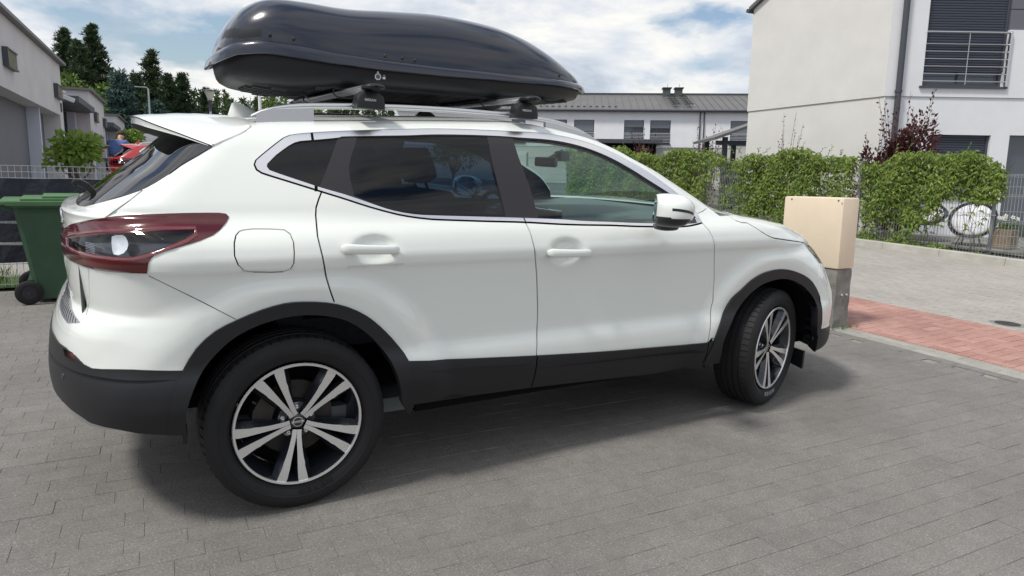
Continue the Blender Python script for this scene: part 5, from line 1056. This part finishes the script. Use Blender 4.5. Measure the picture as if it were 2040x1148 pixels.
MB().box((-.085, -.52, .2), (.615, -.48, 1.42)).build('side_panel', M['darkp2'], PG)

# ------------------------------------------------------------------ garages on the left
def garage(u0, u1, label, h=2.92, doors=True, plaque=True):
    r = tag(empty('garage', (-1.344, 13.67, 0), R(90 - 5), True), label, 'garage', 'row of flat-roofed garages'); o = .0
    d0, d1 = u0 + .55, u1 - .42
    w = MB(); w.box((u0, 0, -.3), (d0, .3, h)); w.box((d1, 0, -.3), (u1, .3, h)); w.box((d0, 0, 1.87), (d1, .3, h)); w.box((u0, .3, -.3), (u0 + .25, 6, h)); w.box((u1 - .25, .3, -.3), (u1, 6, h)); w.box((u0 + .25, 5.8, -.3), (u1 - .25, 6, h)); w.build('wall', M['grey_r'], r)
    f_ = MB(); f_.box((u0 - .10, -.10, h + .002), (u1 + .12, 6.1, h + .055)); f_.build('roof', M['roofm'], r)
    MB().box((d0, .302, -.3), (d1, .34, 1.868)).build('garage_door', M['grey_door'], r)
    for x0 in ((d0 + .72 * (d1 - d0)),): MB().box((x0 - .05, .10, -.3), (x0 + .05, .30, 1.868)).build('door_pillar', M['blue_r'], r)
    for t in (.24, .86):
        a0 = u0 + t * (u1 - u0); vv = MB().box((a0, -.06, h - .72), (a0 + .62, -.002, h - .50)).build('vent', M['vent'], r); vf = MB(); 
        vf.box((a0 - .02, -.075, h - .745), (a0 + .64, -.002, h - .722)); vf.box((a0 - .02, -.075, h - .498), (a0 + .64, -.002, h - .478)); vf.box((a0 - .03, -.075, h - .745), (a0 - .002, -.002, h - .478)); vf.build('vent_frame', M['darkp'], vv)
    return r
M['grey_door'] = mat('grey_garage_door', (.15, .155, .175), .6, var=.08, vscale=1)
labs = ['nearest grey garage at the left edge, above the green bin', 'second grey garage from the left, behind the leafy ball-headed tree', 'third grey garage in the row, small, above the person in blue', 'farthest tiny garage of the row, next to the dark spruce']
G1_ = garage(-6.4, .42, labs[0]); us = [(5.12, 8.9), (13.5, 17.3), (21.9, 25.7)]
for (u0, u1), l_ in zip(us, labs[1:]): garage(u0, u1, l_)
pq = MB().box((.10, -.02, 1.95), (.20, -.002, 2.12)).build('house_number', M['darkp'], G1_)
for (u0, u1), l_ in zip([(.42, 5.12), (8.9, 13.5), (17.3, 21.9)], ('pale blue entrance wall with dark window behind the ball-headed tree', 'narrow pale blue entrance wall between second and third garage', 'tiny pale entrance wall between the last two garages')):
    e = tag(empty('entrance_block', (-1.344, 13.67, 0), R(90 - 5), True), l_, 'building', 'entrance blocks between the garages')
    MB().box((u1 - .30, .32, 0), (u1 - .02, 5, 2.32)).build('side_wall', M['blue_r'], e); MB().box((u1 - .34, .95, .6), (u1 - .302, 2.0, 1.83)).build('window', M['darkp2'], e); MB().box((u0 + .02, 2.8, -.3), (u1 - .30, 3.0, 3.3)).build('front_wall', M['blue_r'], e)
    MB().box((u1 - .36, .50, -.2), (u1 - .30, .70, 2.30)).build('dark_pipe', M['darkp'], e); MB().box((u0 + 1.6, -.12, 2.33), (u1 - .02, 2.8, 2.47)).build('canopy', M['darkp'], e); MB().box((u0 + .1, 2.75, -.3), (u1 - .2, 2.79, 2.2)).build('door', M['darkp'], e)
    MB().box((u0 + .05, 3.4, -.3), (u1, 8, 3.15)).build('upper_block', M['grey_r'], e)
sc2 = tag(empty('security_camera', (-1.40, 14.15, 2.38), R(85)), 'white security camera on the corner of the nearest grey garage', 'camera'); MB().tube([(0, -.02, 0), (.05, -.16, -.02)], .02, 8).build('bracket', M['white_txt'], sc2, True); MB().box((-.02, -.36, -.10), (.07, -.14, -.01), Matrix.Rotation(.4, 4, 'X'), .015).build('housing', M['white_txt'], sc2)
broadleaf('globe_tree', -.92, 8.3, 1.50, .42, 'ball-headed tree with large light green leaves in front of the second garage', 'catalpa', 900, .115, .08, 20, seed=1, z=0, stem=.64)
broadleaf('globe_tree', .15, 22.2, 1.78, .46, 'small ball-headed tree with yellow-green leaves behind the person in blue', 'catalpa', 500, .13, .08, 14, seed=2, z=0, stem=.74)
wb_ = tag(empty('low_wall', (1.2, 24.5, 0), 0), 'low dark hedge wall with a white top band behind the red car', 'wall'); MB().box((-1.1, 0, 0), (9, .3, 1.28)).build('dark_screen', M['fabric'], wb_); MB().box((-.6, 1.2, 1.15), (9, 1.5, 1.72)).build('white_band', M['white_r'], wb_)

# ------------------------------------------------------------------ screened fence on the left
FL = tag(empty('mesh_fence', (0, 4.27, 0), 0, True), 'low wire mesh fence threaded with dark screen fabric behind the green bin', 'fence')
wires = MB()
for k in range(160):
    x = -5.0 + k * .05; 
    if x < 2.6: wires.box((x - .0022, -.004, .03), (x + .0022, .0, 1.03 + (.10 if k % 1 == 0 and True else 0)))
wires.build('upright_wires', M['fence'], FL)
hw = MB()
for z in (1.13, 1.075, 1.02, .815, .62, .425, .235, .13, .05): hw.box((-5, -.010, z - .0028), (2.6, -.004, z + .0028)); hw.box((-5, .0, z - .0028), (2.6, .006, z + .0028))
hw.build('cross_wires', M['fence'], FL)
for z0, z1 in ((.83, 1.015), (.635, .80), (.44, .605), (.25, .41)): 
    v = []; n = 90
    for i in range(n + 1): v += [(-5 + i * 7.6 / n, -.010 + .006 * math.sin(i * 1.3 + z0 * 9), z0 + .003 * math.sin(i * .7)), (-5 + i * 7.6 / n, -.010 + .006 * math.sin(i * 1.7), z1 + .003 * math.sin(i * .9 + 2))]
    mesh('screen_strip', v, [(2 * i, 2 * i + 2, 2 * i + 3, 2 * i + 1) for i in range(n)], M['fabric'], FL)
for x in (-4.6, -2.1, .4, 2.55): MB().box((x - .03, .01, -.1), (x + .03, .05, 1.16)).build('post', M['post'], FL)

# ------------------------------------------------------------------ wheelie bin
B = tag(empty('wheelie_bin', (-1.02, 3.78, 0), R(2)), 'green wheeled rubbish bin behind the tail of the white car', 'bin')
b = MB(); v = []
for z, x0, x1, y0, y1 in ((.035, -.145, .235, -.235, .235), (.75, -.245, .27, -.255, .255), (.80, -.255, .275, -.26, .26), (.815, -.275, .29, -.275, .275), (.845, -.275, .29, -.275, .275)):
    c = .03; v += [(x0 + c, y0, z), (x1 - c, y0, z), (x1, y0 + c, z), (x1, y1 - c, z), (x1 - c, y1, z), (x0 + c, y1, z), (x0, y1 - c, z), (x0, y0 + c, z)]
b.add(v, [(8 * i + k, 8 * i + (k + 1) % 8, 8 * i + 8 + (k + 1) % 8, 8 * i + 8 + k) for i in range(4) for k in range(8)] + [tuple(range(8))[::-1]]); b.box((-.20, -.22, .10), (-.10, .22, .20)); b.build('body', M['green_pl'], B, True, 40)
l_ = MB(); l_.box((-.345, -.285, .835), (.30, .285, .868), bev=.01); l_.box((-.20, -.24, .868), (.24, .24, .885), bev=.008); l_.box((-.05, -.20, .880), (.22, .20, .905), bev=.01); l_.box((-.30, -.27, .83), (.29, -.288, .858)); lo2 = l_.build('lid', M['green_lid'], B, True, 40)
h_ = MB().tube([(-.36, -.22, .81), (-.36, .22, .81)], .016, 10); h_.box((-.36, -.20, .79), (-.26, -.15, .83)); h_.box((-.36, .15, .79), (-.26, .20, .83)); h_.build('handle', M['green_pl'], B, True)
for sd in (-1, 1):
    Mx = Matrix.Translation((-.195, .275 * sd, .102)); w_ = MB().lathe([(.055, -.022), (.088, -.024), (.099, -.016), (.101, 0), (.099, .016), (.088, .024), (.055, .022)], 40, Mx); wo3 = w_.build('wheel', M['rubber'], B, True, 40)
    s_ = MB().lathe([(0, -.024 * 1), (.018, -.024), (.02, -.012), (.052, -.012), (.056, -.020)], 32, Mx)
    for k in range(10):
        an = k * PI / 5; s_.box((.018, -.018, -.004), (.054, -.012, .004), Mx @ Matrix.Rotation(an, 4, 'Y'))
    s_.build('hub', M['plastic2'], wo3, True)

# ------------------------------------------------------------------ cabinet and concrete post
CB = tag(empty('utility_cabinet', (4.83, .205, 0), 0, True), 'cream utility cabinet on a weathered concrete base ahead of the white car', 'cabinet')
c = MB(); c.box((0, 0, .525), (.225, .60, 1.14), bev=.018); co_ = c.build('housing', M['cab'], CB, True, 50); co_.rotation_euler = (0, 0, 0)
MB().box((-.003, .012, 1.085), (.0, .018, 1.10)).build('seam', M['conc'], co_)
for y in (.05, .52): MB().lathe([(0, -.002), (.008, -.001), (.009, .002)], 12, Matrix.Translation((-.001, y, 1.115)) @ Matrix.Rotation(-PI / 2, 4, 'Z')).build('rivet', M['vent'], co_)
pc = MB(); v = []
for z in np.linspace(-.1, .522, 12):
    j = lambda: random.uniform(-.004, .004); v += [(.012 + j(), .012 + j(), z), (.215 + j(), .010 + j(), z), (.215 + j(), .58, z), (.012 + j(), .58, z)]
pc.add(v, [(4 * i + k, 4 * i + (k + 1) % 4, 4 * i + 4 + (k + 1) % 4, 4 * i + 4 + k) for i in range(11) for k in range(4)] + [(44, 45, 46, 47)]); po = pc.build('concrete_base', M['conc'], CB)
for x in (.095, .160): MB().lathe([(0, -.014), (.006, -.013), (.008, -.010), (.013, -.004), (.013, .004)], 10, Matrix.Translation((x, .008, .292))).build('bolt', M['steel'], po)

# ------------------------------------------------------------------ fence and creeper on the right
FR = tag(empty('mesh_fence', (12.12, 0, 0), 0, True), 'galvanised wire mesh fence along the kerb, overgrown with creeper', 'fence')
ys = [-5.1, -2.6, -.1, 2.40, 4.80, 7.3, 9.8, 12.3, 14.8, 17.3]
pm = MB(); pm.box((-.03, -.02, -.1), (.03, .02, 1.53)); pm.box((-.033, -.024, 1.53), (.033, .024, 1.555)); p_o = pm.build('post', M['post']); pme = p_o.data; bpy.data.objects.remove(p_o)
for y in ys: o = link('post', pme, FR); o.location = (0, y, y * TILT)
pn = MB()
for k in range(48): pn.box((-.045, .03 + k * .05, .05), (-.040, .035 + k * .05, 1.50))
for z in (.08, .30, .50, .70, .90, 1.12, 1.30, 1.45):
    pn.box((-.052, .0, z), (-.046, 2.42, z + .006)); 
    if z in (.30, .70, 1.12, 1.45): pn.box((-.052, .0, z + .05), (-.046, 2.42, z + .056)); pn.box((-.070, .0, z + .025), (-.064, 2.42, z + .031))
p_o = pn.build('wire_panel', M['fence']); wme = p_o.data; bpy.data.objects.remove(p_o)
for i in range(len(ys) - 1): o = link('wire_panel', wme, FR); o.location = (0, ys[i], ys[i] * TILT)
cl_ = MB()
for z in (.14, .72, 1.36):
    for y in ys[1:5]: cl_.box((-.075, y - .06, z + y * TILT), (-.035, y + .06, z + .018 + y * TILT))
cl_.build('clips', M['steel'], FR)
def creeper(y0, y1, dens, label, seed):
    random.seed(seed); r = empty('creeper', (12.08, 0, 0)); tag(r, label, 'creeper'); fo = MB(); stm = MB()
    n = int((y1 - y0) * 2900); k = 0
    while k < n:
        y = random.uniform(y0 - .05, y1 + .05); z = random.uniform(0, 1) ** .8 * 1.85
        top = 1.66 + .09 * math.sin(y * 2.1 + 1) + .05 * math.sin(y * 5.3) + (-.35 * max(0, (2.75 - y)) ** 1.4)
        if z > top + random.uniform(-.05, .05): k += 1; continue
        d = dens(y, z)
        if random.random() > d: k += 1; continue
        edge_ = max(0, 1 - abs(z - top) / .25); depth = random.uniform(-.17, .12) - .06 * edge_ * random.random()
        p = Vector((depth - .05 * math.sin(y * 7 + z * 4), y + .04 * z, z)); nn = Vector((-1, random.gauss(0, .5), random.gauss(.3, .5)))
        for q in range(3):
            dd = Vector((random.gauss(-.25, .3), random.gauss((q - 1) * .7, .35), random.gauss(-.75, .35))); leaf(fo, p, nn, dd, random.uniform(.045, .115), random.uniform(.018, .034), .2)
        k += 1
    for _ in range(int((y1 - y0) * 8)):
        y = random.uniform(y0, y1); pts_ = [(0, y, .02)]; z = 0
        for q in range(9): z += .18; y += random.gauss(0, .06); pts_.append((-.02 + random.gauss(0, .015), y, z))
        stm.tube(pts_, .004, 4)
    for _ in range(int((y1 - y0) * 3)):   # loose shoots above the top edge
        y = random.uniform(y0, y1); z = 1.66; p = Vector((0, y, z)); d = Vector((random.gauss(0, .3), random.gauss(0, .7), .5)).normalized(); L_ = random.uniform(.1, .28)
        stm.tube([p, p + d * L_ * .6, p + d * L_], .003, 4)
        for q in range(7): leaf(fo, p + d * L_ * q / 6, Vector((-1, 0, .4)), d + rvec() * .8, .06, .022)
    fo.build('foliage', M['vine'], r, fix=False); stm.build('stems', M['bark'], r)
f1 = lambda y, z: (1.0 if y > 3.55 or z > 1.0 + .25 * math.sin(y * 9) else (.22 if z < .5 else .55)) * (1 if not (z < .95 and y < 3.2) else .06) * (.35 if (z < .75 and 3.9 < y < 4.35) else 1) * (.55 if y > 4.45 and z < 1.1 else 1) * (1 if z > .12 else .6) * (.5 if z < .45 else 1)
creeper(2.30, 4.64, f1, 'thick round mass of green creeper between the two grey fence posts', 41)
f2 = lambda y, z: (.50 if (y < 5.7 and z < 1.35) else 1.0) * (.8 if z < .6 else 1)
creeper(4.95, 7.25, f2, 'green creeper panel above the cream cabinet, thinner beside the fence post', 42)
f3 = lambda y, z: (.10 if (7.75 < y < 8.75 and .15 < z < 1.35) else (.5 if 7.5 < y < 9.1 else 1.0)) * (1 if z > .3 or y > 9 else .4)
creeper(7.3, 9.75, f3, 'creeper with a gap of bare wire mesh behind the bonnet of the car', 43)
creeper(9.8, 14.6, lambda y, z: 1.0, 'dense far creeper hedge behind the windscreen pillar of the car', 44)
# creeping plants along the kerb
random.seed(5); fo = MB()
for _ in range(2600):
    y = random.uniform(2.2, 9.5); 
    if random.random() > (y - 1.9) / 1.6: continue
    x = random.uniform(11.64, 12.3); p = Vector((x, y, random.uniform(.02, .12) * (1 if y > 3 else .5))); 
    for q in range(3): leaf(fo, p, Vector((-.3, 0, 1)) + rvec() * .4, Vector((random.gauss(-.4, .7), random.gauss(0, .7), random.gauss(.1, .3))), random.uniform(.05, .09), .028, .2)
tag(fo.build('ground_cover', M['vine'], fix=False), 'low green trailing leaves between the kerb and the wire fence', 'ground cover', kind='stuff')

def bush(name, x, y, z0, h, r, key, label, n=900, L=.09, W=.045, spikes=10, seed=0, group=None):
    random.seed(3000 + seed); t = tag(empty(name, (x, y, z0), tilt=True), label, 'shrub', group); fo = MB(); st_ = MB(); crown(fo, (0, 0, h * .5), (r, r, h * .5), n, L, W, -.2, .3, 14, .5)
    for k in range(spikes):
        an = random.uniform(0, 2 * PI); b0 = Vector((math.cos(an) * r * .4, math.sin(an) * r * .4, h * .55)); tip = Vector((math.cos(an) * r * random.uniform(.5, 1.1), math.sin(an) * r * random.uniform(.5, 1.1), h * random.uniform(.95, 1.28)))
        st_.tube([(0, 0, 0), b0, tip], [.012, .007, .003], 4)
        for q in range(14): u = q / 14; p = b0.lerp(tip, u); leaf(fo, p, rvec(), (tip - b0).normalized() + rvec() * .9, L * .8, W * .8)
    fo.build('leaves', M[key], t, fix=False); st_.build('branches', M['bark'], t); return t
bush('purple_shrub', 13.2, 4.62, 0, 2.38, .62, 'purple', 'large dark purple-leaved shrub rising behind the creeper at the tall house', 5200, .10, .055, 16, 1)
bush('purple_shrub', 12.9, 5.15, 0, 1.95, .26, 'purple', 'small purple shoot at the left side of the large purple shrub', 900, .09, .045, 5, 2)
bush('purple_shrub', 15.8, 15.45, 0, 2.2, .48, 'purple', 'round purple shrub left behind the hedge under the row house window', 1500, .12, .06, 6, 3)
bush('reddish_shrub', 16.2, 12.75, 0, 2.1, .62, 'pinkred', 'loose reddish shrub behind the hedge near the dark carport', 900, .10, .045, 12, 4)
bush('reddish_shrub', 12.7, 7.05, 0, 2.05, .38, 'pinkred', 'sparse reddish twigs poking over the creeper before the pale gable', 90, .07, .03, 9, 5)
# garden behind the fence: chairs, planter, sword-leaved plant
def round_chair(x, y, rz, label, tilt_=.9, sc=1.0):
    t = tag(empty('round_chair', (x, y, .045), rz), label, 'chair', 'round wicker chairs on the patio'); Mx = Matrix.Translation((0, 0, .56 * sc)) @ Matrix.Rotation(tilt_, 4, 'Y')
    cu_ = MB(); blob(cu_, (0, 0, 0), (.40 * sc, .40 * sc, .085), .8, 1.0, 36, 14); cu_.v = [tuple(Mx @ Vector(q)) for q in cu_.v]; cu_.build('cushion', M['cushion'], t, True)
    s_ = MB().lathe([(.0, .13), (.25 * sc, .12), (.40 * sc, .05), (.455 * sc, -.02), (.475 * sc, -.015), (.42 * sc, .065), (.26 * sc, .145), (.0, .155)], 40, Mx @ Matrix.Rotation(-PI / 2, 4, 'X')); s_.build('shell', M['wicker'], t, True)
    lg_ = MB()
    for a in (.6, 2.5, 3.8, 5.6): lg_.tube([(math.cos(a) * .14 * sc + .06, math.sin(a) * .14 * sc, .40 * sc), (math.cos(a) * .34 * sc + .05, math.sin(a) * .30 * sc, 0)], .011, 6)
    lg_.build('legs', M['darkp'], t); return t
round_chair(13.55, 3.42, R(196), 'round wicker chair with white cushion right of the thick creeper', 1.0, .86)
round_chair(13.45, 4.35, R(215), 'round wicker chair half hidden behind the thick creeper', .45)
PL = tag(empty('planter', (13.75, 2.93, .045)), 'wooden planter with white flowers behind the grey fence post', 'planter'); MB().box((-.17, -.17, 0), (.17, .17, .36), bev=.01).build('tub', M['wood'], PL)
fo = MB(); crown(fo, (0, 0, .44), (.24, .24, .12), 260, .07, .03); fo.build('leaves', M['broad'], PL, fix=False); fo = MB()
random.seed(11)
for k in range(7):
    a = random.uniform(0, 2 * PI); c = Vector((math.cos(a) * .2, math.sin(a) * .2, random.uniform(.5, .62)))
    for q in range(5): leaf(fo, c, Vector((-1, -.4, .3)), Vector((0, math.cos(q * 1.257), math.sin(q * 1.257))), .045, .04, .05)
fo.build('flowers', M['petal'], PL, fix=False)
AG = tag(empty('sword_plant', (13.2, 2.15, .02)), 'spiky plant with long pale green blades at the right edge behind the fence', 'plant'); fo = MB(); random.seed(12)
for k in range(85):
    a = random.uniform(0, 2 * PI); el = random.uniform(.25, 1.4); L_ = random.uniform(.45, .85); d = Vector((math.cos(a) * math.cos(el), math.sin(a) * math.cos(el), math.sin(el))); s_ = d.cross(Vector((0, 0, 1))).normalized() * .016; prev = None; vv = []
    for i in range(6):
        t = i / 5; p = d * L_ * t + Vector((0, 0, -.35 * L_ * t * t * math.cos(el))); w_ = s_ * (1 - t ** 2); vv += [p - w_, p + w_]
    fo.add(vv, [(2 * i, 2 * i + 1, 2 * i + 3, 2 * i + 2) for i in range(5)])
fo.build('blades', M['blade'], AG, fix=False)
broadleaf('garden_shrub', 14.2, 8.6, 1.15, 1.3, 'light green shrub seen through the bare mesh behind the creeper', 'broad', 1500, .10, .05, 20, 'shrub', seed=9, z=0, stem=.1)
ac = tag(empty('heat_pump', (15.4, 9.3, 0), R(20)), 'white outdoor unit seen through the gap in the creeper', 'air conditioner'); MB().box((-.4, -.16, .45), (.4, .16, 1.35), bev=.02).build('casing', M['white_r'], ac); MB().lathe([(.05, -.165), (.26, -.168), (.28, -.16)], 24, Matrix.Translation((0, 0, .9))).build('fan_grille', M['fence'], ac)

# ------------------------------------------------------------------ lamps
def lamp_post(x, y, h, label, kind):
    t = tag(empty('street_lamp', (x, y, -.2), tilt=True), label, 'street lamp')
    MB().tube([(0, 0, 0), (0, 0, h)], [.05, .035], 10).build('pole', M['pole'] if kind != 'white' else M['white_txt'], t, True)
    if kind == 'arm': MB().tube([(0, 0, h - .02), (-.08, 0, h + .05), (-.30, 0, h + .04)], .022, 8).build('arm', M['pole'], t, True); MB().box((-.52, -.07, h + .02), (-.24, .07, h + .06), bev=.015).build('lamp_head', M['pole'], t, True)
    if kind == 'lantern':
        MB().lathe([(.03, 0), (.06, .04), (.16, .32)], 16, Matrix.Translation((0, 0, h)) @ Matrix.Rotation(PI / 2, 4, 'X')).build('lantern_glass', M['lampg'], t, True)
        MB().lathe([(0, .40), (.20, .35), (.21, .325), (.0, .325)], 20, Matrix.Translation((0, 0, h)) @ Matrix.Rotation(PI / 2, 4, 'X')).build('lantern_cap', M['darkp'], t, True)
        MB().lathe([(.045, -.30), (.05, -.04), (.10, .03), (.06, .05)], 16, Matrix.Translation((0, 0, h)) @ Matrix.Rotation(PI / 2, 4, 'X')).build('lamp_collar', M['darkp'], t, True)
    return t
lamp_post(1.16, 31.0, 3.9, 'thin tall street lamp with short arm before the trees', 'arm')
lamp_post(2.39, 20.9, 2.95, 'garden lantern on a thin post left of the roof aerial', 'lantern'); lamp_post(2.97, 15.8, 4.2, 'plain white pole showing between roof aerial and roof box', 'white')
# ------------------------------------------------------------------ trees on the skyline
PN = [(-3.9, 50.3, 7.2, 1.0, .45), (-2.9, 49.9, 6.2, 1.1, .3), (-2.5, 51.8, 8.6, 1.5, .35), (-1.7, 48.9, 7.7, 1.5, .30), (-.9, 52.1, 9.1, 1.7, .42), (2.3, 49.0, 7.5, 1.6, .25), (1.2, 44.6, 5.5, 1.3, .25), (3.4, 50.7, 6.2, 1.1, .3), (4.2, 50.2, 6.3, 1.1, .3), (5.9, 51.6, 5.5, 1.1, .25)]
PLB = ['small pine top just above the left roof corner', 'low pine between roof corner and tall pines', 'tall pine, leftmost of the high group above the garages', 'tall pine in the middle of the high group', 'tallest pine, right of the high group with bare lower trunk', 'broad dark pine standing alone left of the lamp posts', 'low pine between blue spruce and lone dark pine', 'slim pine right of the lone dark pine', 'slim pine, farther right of the lone dark pine', 'small pine behind the garden lantern']
for i, ((x, y, h, r_, cl), l_) in enumerate(zip(PN, PLB)): conifer('pine_tree', x, y, h, r_, cl, l_, 'pine', 'pines beyond the garages', 1.1 if h > 7 else .9, .12, i)
conifer('blue_spruce', .2, 36.1, 4.9, 1.35, .05, 'blue-green spruce with layered drooping branches behind the garages', 'spruce', None, 1.4, 0, 30)
conifer('blue_spruce', 1.6, 35.0, 3.5, 1.0, .05, 'lower blue-green spruce right of the taller one', 'spruce', None, 1.2, 0, 31)
k = 0
for (x, y, h, r_, l_) in ((-3.3, 33, 5.1, 1.4, 'mid green leafy tree behind the nearest garage roof'), (-2.0, 34, 4.6, 1.4, 'bright leafy tree above the second garage roof'), (-.9, 38, 4.7, 1.5, 'yellow-green leafy tree left of the blue spruce'), (8.2, 38.8, 4.7, 1.5, 'bright green leafy tree under the tail of the roof box'), (10.2, 40, 4.4, 1.6, 'green leafy tree showing between roof bars'), (7.0, 45, 4.3, 1.3, 'dull green leafy tree right of the roof aerial')):
    broadleaf('leafy_tree', x, y, h, r_, l_, 'broad' if k != 5 else 'pine', 2400, .22, .14, 24, seed=20 + k); k += 1
broadleaf('leafy_tree', 11.5, 22, 2.6, 1.1, 'green leafy tree top seen under the front roof bar', 'broad', 1500, .14, .09, 20, seed=40)
# far wood: one mass
random.seed(77); wd = MB(); wt = MB()
for k in range(150):
    x = random.uniform(-9, 24); y = random.uniform(56, 66) - max(0, (x - 12)) * .3; h = random.uniform(4.9, 6.0) + (.7 if x < 2 else 0); wt.tube([(x, y, -1), (x, y, h * .9)], [.10, .03], 5)
    for q in range(260):
        t = random.random() ** .8; z = h * (.12 + .88 * t); rr_ = 1.0 * (1.05 - t) * random.uniform(.3, 1); an = random.uniform(0, 2 * PI); p = Vector((x + rr_ * math.cos(an), y + rr_ * math.sin(an), z + y * TILT * .0)); leaf(wd, p, rvec(), rvec() + Vector((0, 0, .6)), random.uniform(.25, .5), .12, .1)
wo4 = wd.build('far_wood', M['young'], fix=False); wo4.location.z = -.1; tag(wo4, 'band of pale green young pines along the horizon', 'wood', kind='stuff'); w5 = wt.build('far_trunks', M['bark'], wo4); w5['kind'] = 'stuff'

# ------------------------------------------------------------------ red car and person
def copy_tree(o, parent=None, sw=None):
    c = o.copy(); COL.objects.link(c); c.parent = parent
    for k in list(c.keys()): 
        if k in ('label', 'category', 'group'): del c[k]
    if o.type == 'MESH' and sw:
        for i, s in enumerate(c.material_slots):
            if s.material == M['paint']: s.link = 'OBJECT'; s.material = sw
    for ch in o.children: copy_tree(ch, c, sw)
    return c
rc = copy_tree(car, None, M['red_paint']); rc.name = 'parked_car'; rc.location = (.15, 16.1, -.05); rc.rotation_euler = (0, 0, R(4)); rc.scale = (.95, .95, .93); tag(rc, 'red car with dark roof parked beside the garages in the distance', 'car')
for o in rc.children_recursive:
    if o.name.startswith('roof_spoiler') or o.name.startswith('body'): pass
PS = tag(empty('person', (-.42, 18.15, 0), R(60)), 'person in a blue T-shirt leaning over beside the red car', 'person')
def skin(name, verts, edges, radii, mt, parent, sub=2, root=0):
    me = bpy.data.meshes.new(name); me.from_pydata(verts, edges, []); o = link(name, me, parent); sk_ = o.modifiers.new('skin', 'SKIN'); 
    for i, r_ in enumerate(radii): me.skin_vertices[0].data[i].radius = (r_, r_) if not isinstance(r_, tuple) else r_
    me.skin_vertices[0].data[root].use_root = True; s = o.modifiers.new('sub', 'SUBSURF'); s.levels = sub; s.render_levels = sub; dg = bpy.context.evaluated_depsgraph_get(); m2 = bpy.data.meshes.new_from_object(o.evaluated_get(dg)); bpy.data.objects.remove(o); m2.materials.append(mt)
    for p_ in m2.polygons: p_.use_smooth = True
    return link(name, m2, parent)
bv = [(0, 0, .92), (.10, 0, 1.12), (.26, 0, 1.32), (.33, 0, 1.42), (.40, 0, 1.50), (.50, 0, 1.57), (0, .10, .86), (.03, .13, .48), (-.02, .14, .08), (.10, .15, .03), (0, -.10, .86), (.02, -.13, .48), (-.05, -.14, .08), (.07, -.15, .03), (.27, .20, 1.36), (.36, .38, 1.22), (.42, .60, 1.20), (.45, .68, 1.19), (.27, -.20, 1.36), (.46, -.30, 1.18), (.62, -.28, 1.12), (.70, -.27, 1.10)]
be_ = [(0, 1), (1, 2), (2, 3), (3, 4), (4, 5), (0, 6), (6, 7), (7, 8), (8, 9), (0, 10), (10, 11), (11, 12), (12, 13), (2, 14), (14, 15), (15, 16), (16, 17), (2, 18), (18, 19), (19, 20), (20, 21)]
br_ = [.14, .13, .14, .06, .075, .095, .09, .06, .045, .04, .09, .06, .045, .04, .065, .045, .032, .035, .065, .045, .032, .035]
skin('body', bv, be_, br_, M['skin'], PS)
tv = [(0, 0, .90), (.10, 0, 1.12), (.26, 0, 1.32), (.27, .20, 1.36), (.33, .31, 1.28), (.27, -.20, 1.36), (.37, -.26, 1.27)]; skin('t_shirt', tv, [(0, 1), (1, 2), (2, 3), (3, 4), (2, 5), (5, 6)], [.165, .16, .165, .09, .075, .09, .075], M['shirt'], PS)
skin('shorts', [(0, 0, .92), (0, .10, .84), (.02, .13, .55), (0, -.10, .84), (.01, -.13, .55)], [(0, 1), (1, 2), (0, 3), (3, 4)], [.16, .115, .10, .115, .10], M['darkp'], PS)
hb = MB(); blob(hb, (.475, 0, 1.60), (.105, .095, .095), 1, 1, 20, 12); hb.build('hair', M['hair'], PS, True)
